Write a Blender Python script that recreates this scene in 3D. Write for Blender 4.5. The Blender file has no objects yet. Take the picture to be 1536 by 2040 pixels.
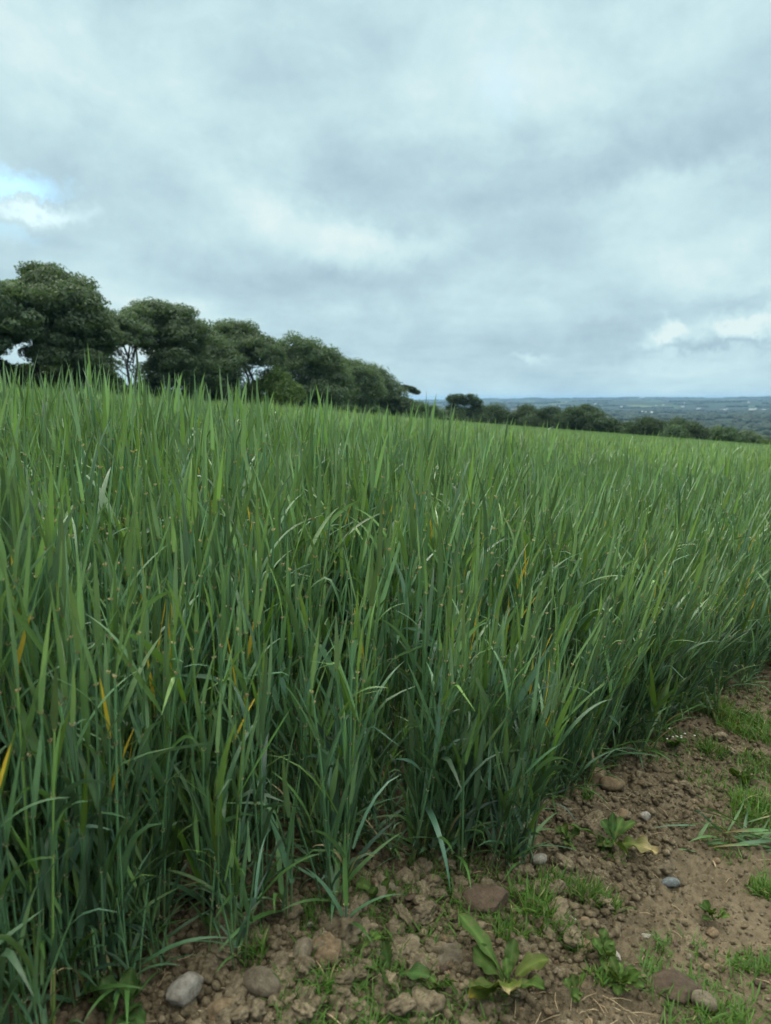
import bpy, math, random, time
import numpy as np
from mathutils import Vector, Matrix, Euler
T0 = time.time()
S = bpy.context.scene
C = S.collection
R = math.radians
rnd = random.Random(7)
RS = np.random.RandomState(11)

# ------------------------------------------------------------------ camera
F, CX, CY, HOR = 1415.0, 768.0, 1020.0, 795.0
PITCH = math.atan((CY - HOR) / F)
H = 0.955
cd = bpy.data.cameras.new('camera'); cam = bpy.data.objects.new('camera', cd); C.objects.link(cam)
S.camera = cam
cd.sensor_fit = 'VERTICAL'; cd.sensor_height = 36.0; cd.lens = F / 2040 * 36
cd.clip_start = 0.02; cd.clip_end = 60000
cam.location = (0, 0, H); cam.rotation_euler = (R(90) - PITCH, 0, 0)
cd.dof.use_dof = True; cd.dof.focus_distance = 2.0; cd.dof.aperture_fstop = cd.lens / 5.0

def ray(px, py):
    x = (px - CX) / F; z = -(py - CY) / F
    c, s = math.cos(PITCH), math.sin(PITCH)
    return Vector((x, c + z * s, -s + z * c))

# ------------------------------------------------------------------ render + view
S.render.engine = 'CYCLES'
cy = S.cycles
cy.use_denoising = True
cy.max_bounces = 7; cy.diffuse_bounces = 3; cy.glossy_bounces = 2; cy.transmission_bounces = 5
cy.transparent_max_bounces = 4; cy.volume_bounces = 1
cy.sample_clamp_indirect = 4
cy.adaptive_threshold = 0.02
cy.use_adaptive_sampling = True
S.view_settings.view_transform = 'Standard'; S.view_settings.look = 'None'
S.view_settings.gamma = 1; S.view_settings.exposure = 0.45

# ------------------------------------------------------------------ node helper
class NT:
    def __init__(s, tree): s.t = tree; s.n = tree.nodes; s.l = tree.links
    def node(s, typ, **kw):
        n = s.n.new(typ)
        for k, v in kw.items(): setattr(n, k, v)
        return n
    def put(s, sock, v):
        if isinstance(v, bpy.types.NodeSocket): s.l.new(v, sock)
        elif v is not None: sock.default_value = v
    def m(s, op, a, b=None, c=None, clamp=False):
        n = s.node('ShaderNodeMath', operation=op, use_clamp=clamp)
        s.put(n.inputs[0], a)
        if b is not None: s.put(n.inputs[1], b)
        if c is not None: s.put(n.inputs[2], c)
        return n.outputs[0]
    def v(s, op, a, b=None, out=0, scale=None):
        n = s.node('ShaderNodeVectorMath', operation=op)
        s.put(n.inputs[0], a)
        if b is not None: s.put(n.inputs[1], b)
        if scale is not None: s.put(n.inputs['Scale'], scale)
        return n.outputs['Value'] if op in ('DOT_PRODUCT', 'LENGTH') else n.outputs[0]
    def mix(s, f, a, b, blend='MIX'):
        n = s.node('ShaderNodeMix', data_type='RGBA', blend_type=blend)
        s.put(n.inputs[0], f); s.put(n.inputs[6], c4(a)); s.put(n.inputs[7], c4(b))
        return n.outputs[2]
    def noise(s, vec, scale, detail=4, rough=.5, dist=0.0, out=0):
        n = s.node('ShaderNodeTexNoise')
        s.put(n.inputs['Vector'], vec); n.inputs['Scale'].default_value = scale
        n.inputs['Detail'].default_value = detail; n.inputs['Roughness'].default_value = rough
        n.inputs['Distortion'].default_value = dist
        return n.outputs[out]
    def ramp(s, f, stops, interp='LINEAR'):
        n = s.node('ShaderNodeValToRGB'); n.color_ramp.interpolation = interp
        e = n.color_ramp.elements
        while len(e) < len(stops): e.new(0.5)
        for i, (p, c) in enumerate(stops): e[i].position = p; e[i].color = c4(c)
        s.put(n.inputs[0], f)
        return n.outputs[0]
    def mr(s, v, a, b, c, d, smooth=False):
        n = s.node('ShaderNodeMapRange', interpolation_type='SMOOTHSTEP' if smooth else 'LINEAR')
        s.put(n.inputs[0], v)
        for i, q in enumerate((a, b, c, d)): s.put(n.inputs[i + 1], q)
        return n.outputs[0]
def c4(c):
    if isinstance(c, bpy.types.NodeSocket): return c
    if isinstance(c, (int, float)): return (c, c, c, 1)
    return tuple(c) + (1,) if len(c) == 3 else tuple(c)

# ------------------------------------------------------------------ sky
SUN_EL, SUN_AZ = R(42), R(-35)       # bright part of the overcast, behind left
w = bpy.data.worlds.new('World'); S.world = w; w.use_nodes = True
N = NT(w.node_tree); N.n.clear()
sky = N.node('ShaderNodeTexSky', sky_type='NISHITA', sun_disc=False)
sky.sun_elevation = SUN_EL; sky.sun_rotation = SUN_AZ
sky.air_density = 1.2; sky.dust_density = 1.0; sky.ozone_density = 1.2
tc = N.node('ShaderNodeTexCoord'); D = tc.outputs['Generated']
sep = N.node('ShaderNodeSeparateXYZ'); N.l.new(D, sep.inputs[0])
el = sep.outputs[2]
wn = N.noise(D, 6.0, 8, .66, 0.0, 1)
warp = N.v('SCALE', N.v('SUBTRACT', wn, (.5, .5, .5)), scale=0.17)
DW = N.v('ADD', D, warp)
# cloud layer coordinates: the layer recedes to the horizon
den = N.m('ADD', N.m('MAXIMUM', el, 0.0), 0.16)
cc = N.node('ShaderNodeCombineXYZ')
N.l.new(N.m('DIVIDE', sep.outputs[0], den), cc.inputs[0]); N.l.new(N.m('DIVIDE', sep.outputs[1], den), cc.inputs[1])
n1 = N.noise(cc.outputs[0], 0.75, 6, .5, 0.35)
n2 = N.noise(cc.outputs[0], 2.6, 6, .55, 0.2)
B = N.m('ADD', N.m('MULTIPLY', N.m('SUBTRACT', n1, .5), 0.75), N.m('MULTIPLY', N.m('SUBTRACT', n2, .5), 0.30))
B = N.m('ADD', B, 0.655)
DL = N.v('ADD', D, N.v('SCALE', N.v('SUBTRACT', N.noise(D, 24, 5, .6, 0, 1), (.5, .5, .5)), scale=.075))
n3 = N.noise(N.v('MULTIPLY', D, (1, 1, 1.6)), 6.0, 7, .6, .3)
B = N.m('ADD', B, N.m('MULTIPLY', N.m('SUBTRACT', n3, .5), .68))
n4 = N.noise(N.v('MULTIPLY', DL, (1, 1, 1.35)), 15.0, 6, .6, .2)
B = N.m('ADD', B, N.m('MULTIPLY', N.m('SUBTRACT', n4, .5), .24))
def blob(px, py, sx, sy, amp, src=DW, tilt=0.0):
    c = ray(px, py).normalized()
    r = Vector((c.y, -c.x, 0)).normalized(); u = r.cross(c)
    ct, st = math.cos(R(tilt)), math.sin(R(tilt))
    r, u = r * ct + u * st, u * ct - r * st
    a = N.v('DOT_PRODUCT', src, tuple(r * (F / sx))); b = N.v('DOT_PRODUCT', src, tuple(u * (F / sy)))
    # the blob centre sits where both dot products vanish
    q = N.m('ADD', N.m('MULTIPLY', a, a), N.m('MULTIPLY', b, b))
    g = N.m('EXPONENT', N.m('MULTIPLY', q, -1.0))
    return N.m('MULTIPLY', g, amp)
BL = [ # px, py, half width, half height, amount, tilt
 (200, 90, 520, 120, .16, 0), (260, 250, 260, 110, .12, -15), (560, 120, 330, 90, -.10, -20), (60, 220, 260, 60, -.06, 0),
 (950, 160, 240, 120, .16, 30), (1330, 90, 300, 140, .10, 0), (700, 350, 330, 80, -.20, -5), (1080, 270, 150, 60, .08, 10),
 (1330, 310, 330, 75, -.20, -8), (1000, 400, 160, 60, -.14, 0), (560, 420, 130, 40, .18, -25), (760, 470, 90, 32, .26, -10),
 (250, 440, 300, 60, -.04, 0), (150, 510, 220, 34, .10, -8), (1260, 400, 300, 42, .24, 6), (1450, 470, 250, 70, .20, 0),
 (680, 560, 300, 38, -.14, 3), (1100, 560, 300, 50, .10, 0), (300, 600, 240, 26, .10, -12), (430, 540, 150, 28, -.08, 0),
 (900, 690, 420, 60, -.08, 0), (1322, 668, 42, 17, .42, 0), (1350, 655, 26, 12, .24, 0), (1445, 662, 34, 16, .30, 0), (1500, 650, 44, 22, .34, 0), (1480, 606, 110, 22, -.16, 0),
 (1400, 672, 40, 12, -.22, 0), (1395, 690, 110, 8, -.16, 0), (1050, 715, 22, 8, .16, 0), (1080, 716, 60, 10, .12, 0), (1250, 740, 220, 16, .06, 0), (1440, 690, 90, 10, -.18, 0),
 (240, 690, 120, 40, .20, 0), (660, 500, 60, 22, .10, -20), (30, 560, 120, 60, -.06, 0)]
for px, py, sx, sy, amp, tl in BL:
    B = N.m('ADD', B, blob(px, py, sx, sy, amp * (.85 if sx > 140 and py < 600 else 1), tilt=tl, src=DL if py > 600 else DW))
low = N.mr(el, 0.0, 0.16, 1.0, 0.0, True)
B = N.m('SUBTRACT', B, N.m('MULTIPLY', low, N.m('MULTIPLY', N.m('SUBTRACT', n1, .5), 0.45)))
cloud = N.ramp(B, [(0.05, (2.2, 3.1, 3.8)), (0.36, (2.9, 4.0, 4.7)), (0.55, (3.5, 4.85, 5.4)), (0.78, (4.4, 5.95, 6.25)), (0.98, (5.6, 6.7, 6.7))])
gap = N.m('ADD', blob(5, 365, 85, 36, .85), N.m('ADD', blob(-60, 425, 130, 50, .35), blob(975, 175, 60, 70, .22)))
gap = N.m('SUBTRACT', gap, N.m('ADD', blob(60, 412, 95, 18, 1.5, tilt=6), 0.10), clamp=True)
blue = N.mix(1.0, N.mix(1.0, sky.outputs[0], (0.45, .62, .75), 'MULTIPLY'), (1.9, 4.0, 5.6), 'ADD')
col = N.mix(gap, cloud, blue)
white = blob(60, 412, 80, 15, .8, tilt=6)
col = N.mix(N.m('MINIMUM', white, 1.0), col, (6.6, 8.3, 8.6))
# an overcast sky is brightest and whitest overhead
up = N.mr(el, .46, .85, 0, 1, True)
col = N.mix(up, col, N.mix(1.0, N.mix(n2, (.92, .92, .90), (1.08, 1.08, 1.06)), (25, 24.3, 21.5), 'MULTIPLY'))
# added dimming of the unseen low sky behind the viewer, deepens crop shade
back = N.m('MULTIPLY', N.mr(sep.outputs[1], -.05, -.55, 0, 1, True), N.mr(el, .95, .5, 0, 1, True))
col = N.mix(back, col, N.mix(1.0, col, (.42, .44, .47), 'MULTIPLY'))
bg = N.node('ShaderNodeBackground'); N.l.new(col, bg.inputs[0]); bg.inputs[1].default_value = 0.10
ow = N.node('ShaderNodeOutputWorld'); N.l.new(bg.outputs[0], ow.inputs[0])
w.cycles.sampling_method = 'MANUAL'; w.cycles.sample_map_resolution = 256

sd = bpy.data.lights.new('sun', 'SUN'); sun = bpy.data.objects.new('sun', sd); C.objects.link(sun)
sd.energy = 1.5; sd.angle = R(16); sd.color = (1, .96, .88)
sv = Vector((math.sin(SUN_AZ) * math.cos(SUN_EL), math.cos(SUN_AZ) * math.cos(SUN_EL), math.sin(SUN_EL)))
sun.rotation_euler = sv.to_track_quat('Z', 'Y').to_euler(); sun.location = sv * 50

# ------------------------------------------------------------------ noise in numpy
_tab = np.random.RandomState(3).rand(256, 256)
def vn(x, y):
    xi = np.floor(x).astype(np.int64); yi = np.floor(y).astype(np.int64)
    fx = x - xi; fy = y - yi; fx = fx * fx * fx * (fx * (fx * 6 - 15) + 10); fy = fy * fy * fy * (fy * (fy * 6 - 15) + 10)
    a = _tab[xi & 255, yi & 255]; b = _tab[(xi + 1) & 255, yi & 255]; c = _tab[xi & 255, (yi + 1) & 255]; d = _tab[(xi + 1) & 255, (yi + 1) & 255]
    return (a + (b - a) * fx) * (1 - fy) + (c + (d - c) * fx) * fy - .5
def fbm(x, y, o=4, g=.5):
    s = 0; a = 1.0; k = 0
    for i in range(o):
        s = s + a * vn(x * 1.0 + 17.3 * i, y + 9.1 * i); x = x * 2.03 + .31 * y; y = y * 2.03 - .31 * x / 2.03; a *= g
    return s
def fbm3(p, o=3, g=.5):
    return (fbm(p[:, 0] + 3.1, p[:, 1] - 1.7, o, g) + fbm(p[:, 1] + 8.4, p[:, 2] + 5.5, o, g) + fbm(p[:, 2] - 4.2, p[:, 0] + 2.9, o, g)) / 1.7
def smooth(a, b, x):
    t = np.clip((x - a) / (b - a), 0, 1); return t * t * (3 - 2 * t)

# ------------------------------------------------------------------ terrain
A_, B_ = -0.075, -0.022
def plane(x, y):
    return A_ * x + B_ * y
def edge_y(x):                        # front edge of the crop (crop grows where y > edge_y)
    x = np.asarray(x, float)
    return np.interp(x, [-3, -.95, -.62, -.33, -.05, .18, .40, .67, 1.1, 1.59, 3, 60],
                        [.2, .52, .70, 1.02, 1.23, 1.34, 1.51, 1.86, 2.27, 2.68, 3.9, 52])
_azs = [-180, -60, -35, -26, -17, -7, -1, 4, 7, 11, 17, 24, 30, 60, 180]
_res = [200, 120, 100, 104, 138, 182, 245, 300, 320, 300, 280, 252, 240, 240, 200]
def r_edge(az):
    return np.interp(az, _azs, _res)
def big(x, y):
    r = np.hypot(x, y); az = np.degrees(np.arctan2(x, y))
    re = r_edge(az)
    t = smooth(0, 1, (r - re - 10) / 900.0)
    pl = plane(np.clip(x, -500, 500), np.clip(y, -500, 500))
    hills = 26 * fbm(x / 2100 + 3, y / 1500 + 1, 3) * smooth(900, 3000, r)
    ridge = (88 + 18 * fbm(az / 9.0 + 4, r * 0 + .5, 4) + np.interp(az, [-30, 0, 8, 20, 28, 60], [-22, -14, -6, 12, 26, 26])) * np.exp(-((r - 11500) / 2600) ** 2)
    ridge2 = (58 + 14 * fbm(az / 6.0 + 1, r * 0 + 7.5, 3) + np.interp(az, [-30, 5, 15, 28], [-30, -16, 2, 16])) * np.exp(-((r - 7600) / 1100) ** 2)
    v = -88 + hills + np.maximum(ridge, ridge2)
    return pl * (1 - t) + v * t
def rut(x, y):                        # margin relief: soft hollows and a slight bank under the crop
    d = (y - edge_y(x))
    return 0.04 * smooth(.3, -1.6, x) * smooth(1.3, 2.4, y) * smooth(26, 8, y) + 0.030 * smooth(-.5, .1, d) + 0.030 * fbm(x * 1.3, y * 1.3, 2)
def fine(x, y):
    r = np.hypot(x, y)
    n = fbm(x * 9, y * 9, 4, .55)
    c = 1 - np.abs(fbm(x * 24 + 5, y * 24, 3, .6)) * 2
    d = (y - edge_y(x))
    rough = .35 + .65 * smooth(-.75, -.25, d)
    c2 = 1 - np.abs(fbm(x * 55 + 2, y * 55, 2, .6)) * 2.4
    return (0.020 * n + (0.013 * (c - .6) + .008 * (c2 - .6)) * rough + 0.005 * fbm(x * 95, y * 95, 2)) * smooth(14, 5, r)
def G(x, y):
    x = np.asarray(x, float); y = np.asarray(y, float)
    return big(x, y) + rut(x, y) * smooth(40, 10, np.hypot(x, y))
def GF(x, y): return G(x, y) + fine(np.asarray(x, float), np.asarray(y, float))
def at_ground(px, py):
    d = ray(px, py); t = 1.0
    for _ in range(40):
        t = t + ((H + d.z * t) - float(G(d.x * t, d.y * t))) / max(.15, -d.z + .02)
    return d.x * t, d.y * t

# ------------------------------------------------------------------ object helpers
def tag(o, label=None, cat=None, group=None, kind=None):
    if label: o['label'] = label
    if cat: o['category'] = cat
    if group: o['group'] = group
    if kind: o['kind'] = kind
    return o
def mesh(name, V, Fc, mat=None, col=None, smoothf=True, uv=None, mi=None):
    me = bpy.data.meshes.new(name)
    V = np.asarray(V, np.float32).reshape(-1, 3)
    if isinstance(Fc, np.ndarray):
        nf, k = Fc.shape
        me.vertices.add(len(V)); me.vertices.foreach_set('co', V.ravel())
        me.loops.add(nf * k); me.loops.foreach_set('vertex_index', Fc.astype(np.int32).ravel())
        me.polygons.add(nf); me.polygons.foreach_set('loop_start', np.arange(0, nf * k, k, dtype=np.int32))
        me.polygons.foreach_set('loop_total', np.full(nf, k, np.int32))
        me.update(calc_edges=True)
    else:
        me.from_pydata(V.tolist(), [], Fc)
    if col is not None:
        a = me.color_attributes.new('col', 'FLOAT_COLOR', 'POINT')
        cc_ = np.ones((len(V), 4), np.float32); cc_[:, :3] = np.asarray(col, np.float32).reshape(-1, 3)
        a.data.foreach_set('color', cc_.ravel())
    if uv is not None:
        a = me.attributes.new('lv', 'FLOAT2', 'POINT'); a.data.foreach_set('vector', np.asarray(uv, np.float32).ravel())
    if mat:
        for m_ in (mat if isinstance(mat, list) else [mat]): me.materials.append(m_)
    if smoothf: me.polygons.foreach_set('use_smooth', np.ones(len(me.polygons), bool))
    return me
def obj(name, me, parent=None, loc=None, rot=None, sc=None):
    o = bpy.data.objects.new(name, me); C.objects.link(o)
    if parent: o.parent = parent
    if loc is not None: o.location = loc
    if rot is not None: o.rotation_euler = rot
    if sc is not None: o.scale = sc if hasattr(sc, '__len__') else (sc, sc, sc)
    return o
def empty(name, loc, rz=0):
    o = bpy.data.objects.new(name, None); C.objects.link(o); o.location = loc; o.rotation_euler = (0, 0, rz)
    o.empty_display_size = .05
    return o
class MB:                              # mesh buffer
    def __init__(s): s.V = []; s.F = []; s.Cc = []; s.U = []; s.n = 0
    def add(s, V, Fq, col, uv=None):
        V = np.asarray(V, float).reshape(-1, 3); Fq = np.asarray(Fq, int)
        s.V.append(V); s.F.append(Fq + s.n); s.n += len(V)
        col = np.asarray(col, float)
        s.Cc.append(np.broadcast_to(col, (len(V), 3)) if col.ndim == 1 else col)
        s.U.append(np.zeros((len(V), 2)) + .5 if uv is None else uv)
    def merge(s, o, M=None, tint=None):
        for V, Fq, cc_, U in zip(o.V, o.F0(), o.Cc, o.U):
            if M is not None: V = V @ M[:3, :3].T + M[:3, 3]
            s.add(V, Fq, cc_ if tint is None else cc_ * tint, U)
    def F0(s):
        k = 0; out = []
        for V, Fq in zip(s.V, s.F): out.append(Fq - k); k += len(V)
        return out
    def build(s, name, mat):
        return mesh(name, np.concatenate(s.V), np.concatenate(s.F), mat, np.concatenate(s.Cc), uv=np.concatenate(s.U))
def strip_faces(n, k):                 # n rows of k verts
    f = []
    for i in range(n - 1):
        for j in range(k - 1):
            a = i * k + j; f.append((a, a + 1, a + k + 1, a + k))
    return np.array(f)
def tube(P, Rr, k=6, closed=True):
    P = np.asarray(P, float); n = len(P); V = []
    T = np.gradient(P, axis=0); T /= np.linalg.norm(T, axis=1)[:, None] + 1e-9
    ref = np.array([1., 0, 0]) if abs(T[0][0]) < .8 else np.array([0, 1., 0])
    for i in range(n):
        a = np.cross(T[i], ref); a /= np.linalg.norm(a) + 1e-9; b = np.cross(T[i], a)
        ph = np.arange(k) * 2 * math.pi / k
        V.append(P[i] + Rr[i] * (np.cos(ph)[:, None] * a + np.sin(ph)[:, None] * b))
    f = []
    for i in range(n - 1):
        for j in range(k):
            f.append((i * k + j, i * k + (j + 1) % k, (i + 1) * k + (j + 1) % k, (i + 1) * k + j))
    return np.concatenate(V), np.array(f)

# ------------------------------------------------------------------ materials
def mat(name):
    m_ = bpy.data.materials.new(name); m_.use_nodes = True; m_.node_tree.nodes.clear()
    return m_, NT(m_.node_tree)
def out(N, sh):
    o = N.node('ShaderNodeOutputMaterial'); N.l.new(sh, o.inputs[0])
def principled(N, col, rough=.6, spec=.4, normal=None, **kw):
    p = N.node('ShaderNodeBsdfPrincipled')
    N.put(p.inputs['Base Color'], c4(col)); N.put(p.inputs['Roughness'], rough); N.put(p.inputs['Specular IOR Level'], spec)
    if normal is not None: N.l.new(normal, p.inputs['Normal'])
    for k, v in kw.items(): N.put(p.inputs[k], v)
    return p.outputs[0]
def bump(N, h, strength=.3, dist=.002):
    b = N.node('ShaderNodeBump'); b.inputs['Strength'].default_value = strength; b.inputs['Distance'].default_value = dist
    N.l.new(h, b.inputs['Height']); return b.outputs[0]
def leaf_material(name, trans=.30, rough=.42, spec=.45, var=.25, veins=True, yellow=(1.35, 1.25, .55)):
    m_, N = mat(name)
    at = N.node('ShaderNodeAttribute', attribute_name='col'); oi = N.node('ShaderNodeObjectInfo')
    g = N.node('ShaderNodeNewGeometry')
    c = at.outputs['Color']
    br = N.mr(oi.outputs['Random'], 0, 1, 1 - var, 1 + var)
    c = N.v('SCALE', c, scale=br)
    hn = N.noise(g.outputs['Position'], 2.2, 2)
    c = N.mix(N.mr(hn, .35, .65, 0, .35), c, N.mix(1.0, c, (1.08, 1.0, .82), 'MULTIPLY'))
    nrm = None
    if veins:
        lv = N.node('ShaderNodeAttribute', attribute_name='lv'); sx = N.node('ShaderNodeSeparateXYZ'); N.l.new(lv.outputs['Vector'], sx.inputs[0])
        wv = N.m('SINE', N.m('MULTIPLY', sx.outputs[0], 55.0))
        mid = N.mr(N.m('ABSOLUTE', N.m('SUBTRACT', sx.outputs[0], .5)), 0.0, .07, .35, 0.0)
        c = N.mix(mid, c, N.mix(1.0, c, (1.35, 1.35, 1.2), 'MULTIPLY'))
        nrm = bump(N, wv, .35, .0004)
        mot = N.noise(g.outputs['Position'], 160, 3)
        if 'weed' in name:
            wm = N.noise(g.outputs['Position'], 90, 5, .7); c = N.mix(N.mr(wm, .52, .68, 0, .8), c, (.16, .14, .06)); c = N.mix(N.mr(N.noise(g.outputs['Position'], 35, 3), .4, .7, 0, .6), c, N.mix(1.0, c, (.55, .62, .6), 'MULTIPLY'))
        c = N.mix(N.mr(mot, .62, .75, 0, .25), c, N.mix(1.0, c, (1.3, 1.3, 1.1), 'MULTIPLY'))
    p = principled(N, c, rough, spec, nrm)
    tr = N.node('ShaderNodeBsdfTranslucent'); N.l.new(N.mix(1.0, c, yellow, 'MULTIPLY'), tr.inputs[0])
    mx = N.node('ShaderNodeMixShader'); mx.inputs[0].default_value = trans
    N.l.new(p, mx.inputs[1]); N.l.new(tr.outputs[0], mx.inputs[2]); out(N, mx.outputs[0])
    return m_
M_bar = leaf_material('barley_leaf', .20, .32, .8)
M_weed = leaf_material('weed_leaf', .25, .6, .25, .12)
M_grass = leaf_material('grass_blade', .32, .5, .35, .15, veins=False)

def soil_color(N, P, moist=1.0):
    a = N.noise(P, 7, 6, .6); b = N.noise(P, 60, 5, .65); c = N.noise(P, 420, 3, .6)
    col = N.ramp(a, [(.3, (.052, .043, .029)), (.5, (.102, .086, .057)), (.7, (.170, .145, .100))])
    col = N.mix(N.mr(b, .35, .7, 0, .6), col, (.26, .21, .145))
    col = N.mix(N.mr(c, .5, .72, 0, .6), col, (.062, .047, .028))
    return col, a, b, c
# ground: soil close by, field floor, patchwork of the valley
M_ground, N = mat('ground_soil')
g = N.node('ShaderNodeNewGeometry'); P = g.outputs['Position']
col, a, b, c = soil_color(N, P)
pale = N.noise(P, 1.7, 3); col = N.mix(N.mr(pale, .5, .68, 0, .4), col, (.27, .22, .15))
sp = N.node('ShaderNodeSeparateXYZ'); N.l.new(P, sp.inputs[0])
rr = N.v('LENGTH', P)
# valley patchwork
mp = N.node('ShaderNodeMapping'); N.l.new(P, mp.inputs[0]); mp.inputs['Scale'].default_value = (1 / 230, 1 / 330, 0); mp.inputs['Rotation'].default_value = (0, 0, .4)
pw = N.v('ADD', mp.outputs[0], N.v('SCALE', N.noise(mp.outputs[0], .8, 2, out=1), scale=.5))
vo = N.node('ShaderNodeTexVoronoi'); N.l.new(pw, vo.inputs['Vector']); vo.inputs['Scale'].default_value = 1.0
vs = N.node('ShaderNodeSeparateColor'); N.l.new(vo.outputs['Color'], vs.inputs[0])
fld = N.ramp(vs.outputs[0], [(0, (.016, .036, .018)), (.25, (.028, .06, .022)), (.5, (.055, .10, .032)), (.72, (.022, .048, .022)), (.9, (.085, .12, .05)), (.975, (.13, .11, .07))], 'CONSTANT')
ve = N.node('ShaderNodeTexVoronoi', feature='DISTANCE_TO_EDGE'); N.l.new(pw, ve.inputs['Vector']); ve.inputs['Scale'].default_value = 1.0
fld = N.mix(N.mr(ve.outputs['Distance'], .03, .07, 1, 0), fld, (.018, .035, .018))
wood = N.noise(P, .0016, 4, .6)
fld = N.mix(N.mr(wood, .47, .52, 0, 1), fld, (.014, .030, .018))
near_f = N.noise(P, .9, 3)
mid = N.ramp(near_f, [(.35, (.035, .055, .022)), (.7, (.06, .085, .035))])
col = N.mix(N.mr(rr, 9, 25, 0, 1), col, mid)
col = N.mix(N.mr(rr, 300, 420, 0, 1), col, fld)
hgt = N.m('ADD', N.m('MULTIPLY', b, .6), N.m('MULTIPLY', c, .5))
out(N, principled(N, col, .92, .15, bump(N, hgt, .9, .006)))

def stone_mat(name, base, dark, light, rough=.75, k_=1.0, dusty=.4):
    m_, N = mat(name)
    t = N.node('ShaderNodeTexCoord'); P = t.outputs['Object']; oi = N.node('ShaderNodeObjectInfo')
    g = N.node('ShaderNodeNewGeometry')
    off = N.v('ADD', P, N.v('SCALE', (1, 1, 1), scale=N.m('MULTIPLY', oi.outputs['Random'], 9.0)))
    a = N.noise(off, 2.2 * k_, 5, .6); b = N.noise(off, 9 * k_, 5, .65); c = N.noise(off, 45 * k_, 3, .6)
    col = N.ramp(a, [(.3, dark), (.52, base), (.72, light)])
    col = N.mix(N.mr(b, .5, .7, 0, .5), col, dark)
    br = N.mr(oi.outputs['Random'], 0, 1, .78, 1.2)
    col = N.v('SCALE', col, scale=br)
    s_ = N.node('ShaderNodeSeparateXYZ'); N.l.new(P, s_.inputs[0])
    dirt = N.m('MULTIPLY', N.mr(N.m('ADD', s_.outputs[2], N.m('MULTIPLY', b, .8)), -.2, .75, 1, 0), dusty, clamp=True)
    col = N.mix(dirt, col, (.11, .083, .05))
    h = N.m('ADD', N.m('MULTIPLY', b, 1.0), N.m('MULTIPLY', c, .5))
    out(N, principled(N, col, rough, .3, bump(N, h, .6, .05)))
    return m_
M_clod = stone_mat('soil_clod', (.27, .226, .152), (.13, .108, .071), (.41, .35, .25), .95, dusty=.25)
M_peb = stone_mat('grey_pebble', (.26, .225, .165), (.15, .125, .09), (.36, .32, .25), .7)
M_buff = stone_mat('buff_stone', (.28, .21, .13), (.17, .125, .078), (.38, .30, .20), .8)
M_brown = stone_mat('brown_stone', (.135, .100, .072), (.085, .062, .045), (.20, .15, .11), .7)
M_white = stone_mat('pale_stone', (.48, .46, .42), (.25, .22, .18), (.62, .60, .57), .6, dusty=.5)
M_blue = stone_mat('slate_stone', (.22, .26, .28), (.14, .16, .17), (.36, .40, .42), .55, dusty=.25)
M_crumb = stone_mat('soil_crumb', (.175, .144, .092), (.075, .060, .038), (.35, .30, .205), .95, k_=25.0, dusty=0)
M_straw, N = mat('dry_straw')
g = N.node('ShaderNodeNewGeometry'); q = N.noise(g.outputs['Position'], 80, 3)
out(N, principled(N, N.ramp(q, [(.3, (.26, .19, .11)), (.7, (.48, .40, .27))]), .7, .3))
M_flower, N = mat('white_petal'); out(N, principled(N, (.75, .75, .7), .6, .3))

def crown_mat(name, c1, c2, c3):
    m_, N = mat(name)
    g = N.node('ShaderNodeNewGeometry'); t = N.node('ShaderNodeTexCoord'); oi = N.node('ShaderNodeObjectInfo')
    a = N.noise(t.outputs['Object'], .35, 4, .6); b = N.noise(g.outputs['Position'], 1.6, 3)
    at = N.node('ShaderNodeAttribute', attribute_name='col')
    col = N.ramp(a, [(.3, c1), (.52, c2), (.72, c3)])
    col = N.mix(1.0, col, at.outputs['Color'], 'MULTIPLY')
    col = N.v('SCALE', col, scale=N.mr(oi.outputs['Random'], 0, 1, .85, 1.15))
    p = principled(N, col, .65, .25)
    tr = N.node('ShaderNodeBsdfTranslucent'); N.l.new(N.mix(1.0, col, (1.2, 1.3, .5), 'MULTIPLY'), tr.inputs[0])
    mx = N.node('ShaderNodeMixShader'); mx.inputs[0].default_value = .34
    N.l.new(p, mx.inputs[1]); N.l.new(tr.outputs[0], mx.inputs[2]); out(N, mx.outputs[0]); return m_
M_beech = crown_mat('beech_foliage', (.078, .126, .082), (.104, .160, .100), (.128, .188, .112))  # bluish, lifted greens put distance haze into the leaf colour
M_hedge = crown_mat('hedge_foliage', (.052, .098, .056), (.070, .126, .066), (.094, .158, .078))
M_pine = crown_mat('pine_foliage', (.038, .068, .042), (.052, .090, .052), (.072, .114, .06))
M_light = crown_mat('pale_bush_foliage', (.060, .110, .035), (.085, .145, .045), (.11, .18, .055))
M_bark, N = mat('tree_bark')
g = N.node('ShaderNodeNewGeometry'); q = N.noise(g.outputs['Position'], 3, 5, .6)
out(N, principled(N, N.ramp(q, [(.3, (.06, .055, .045)), (.7, (.14, .125, .105))]), .9, .2))

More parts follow.
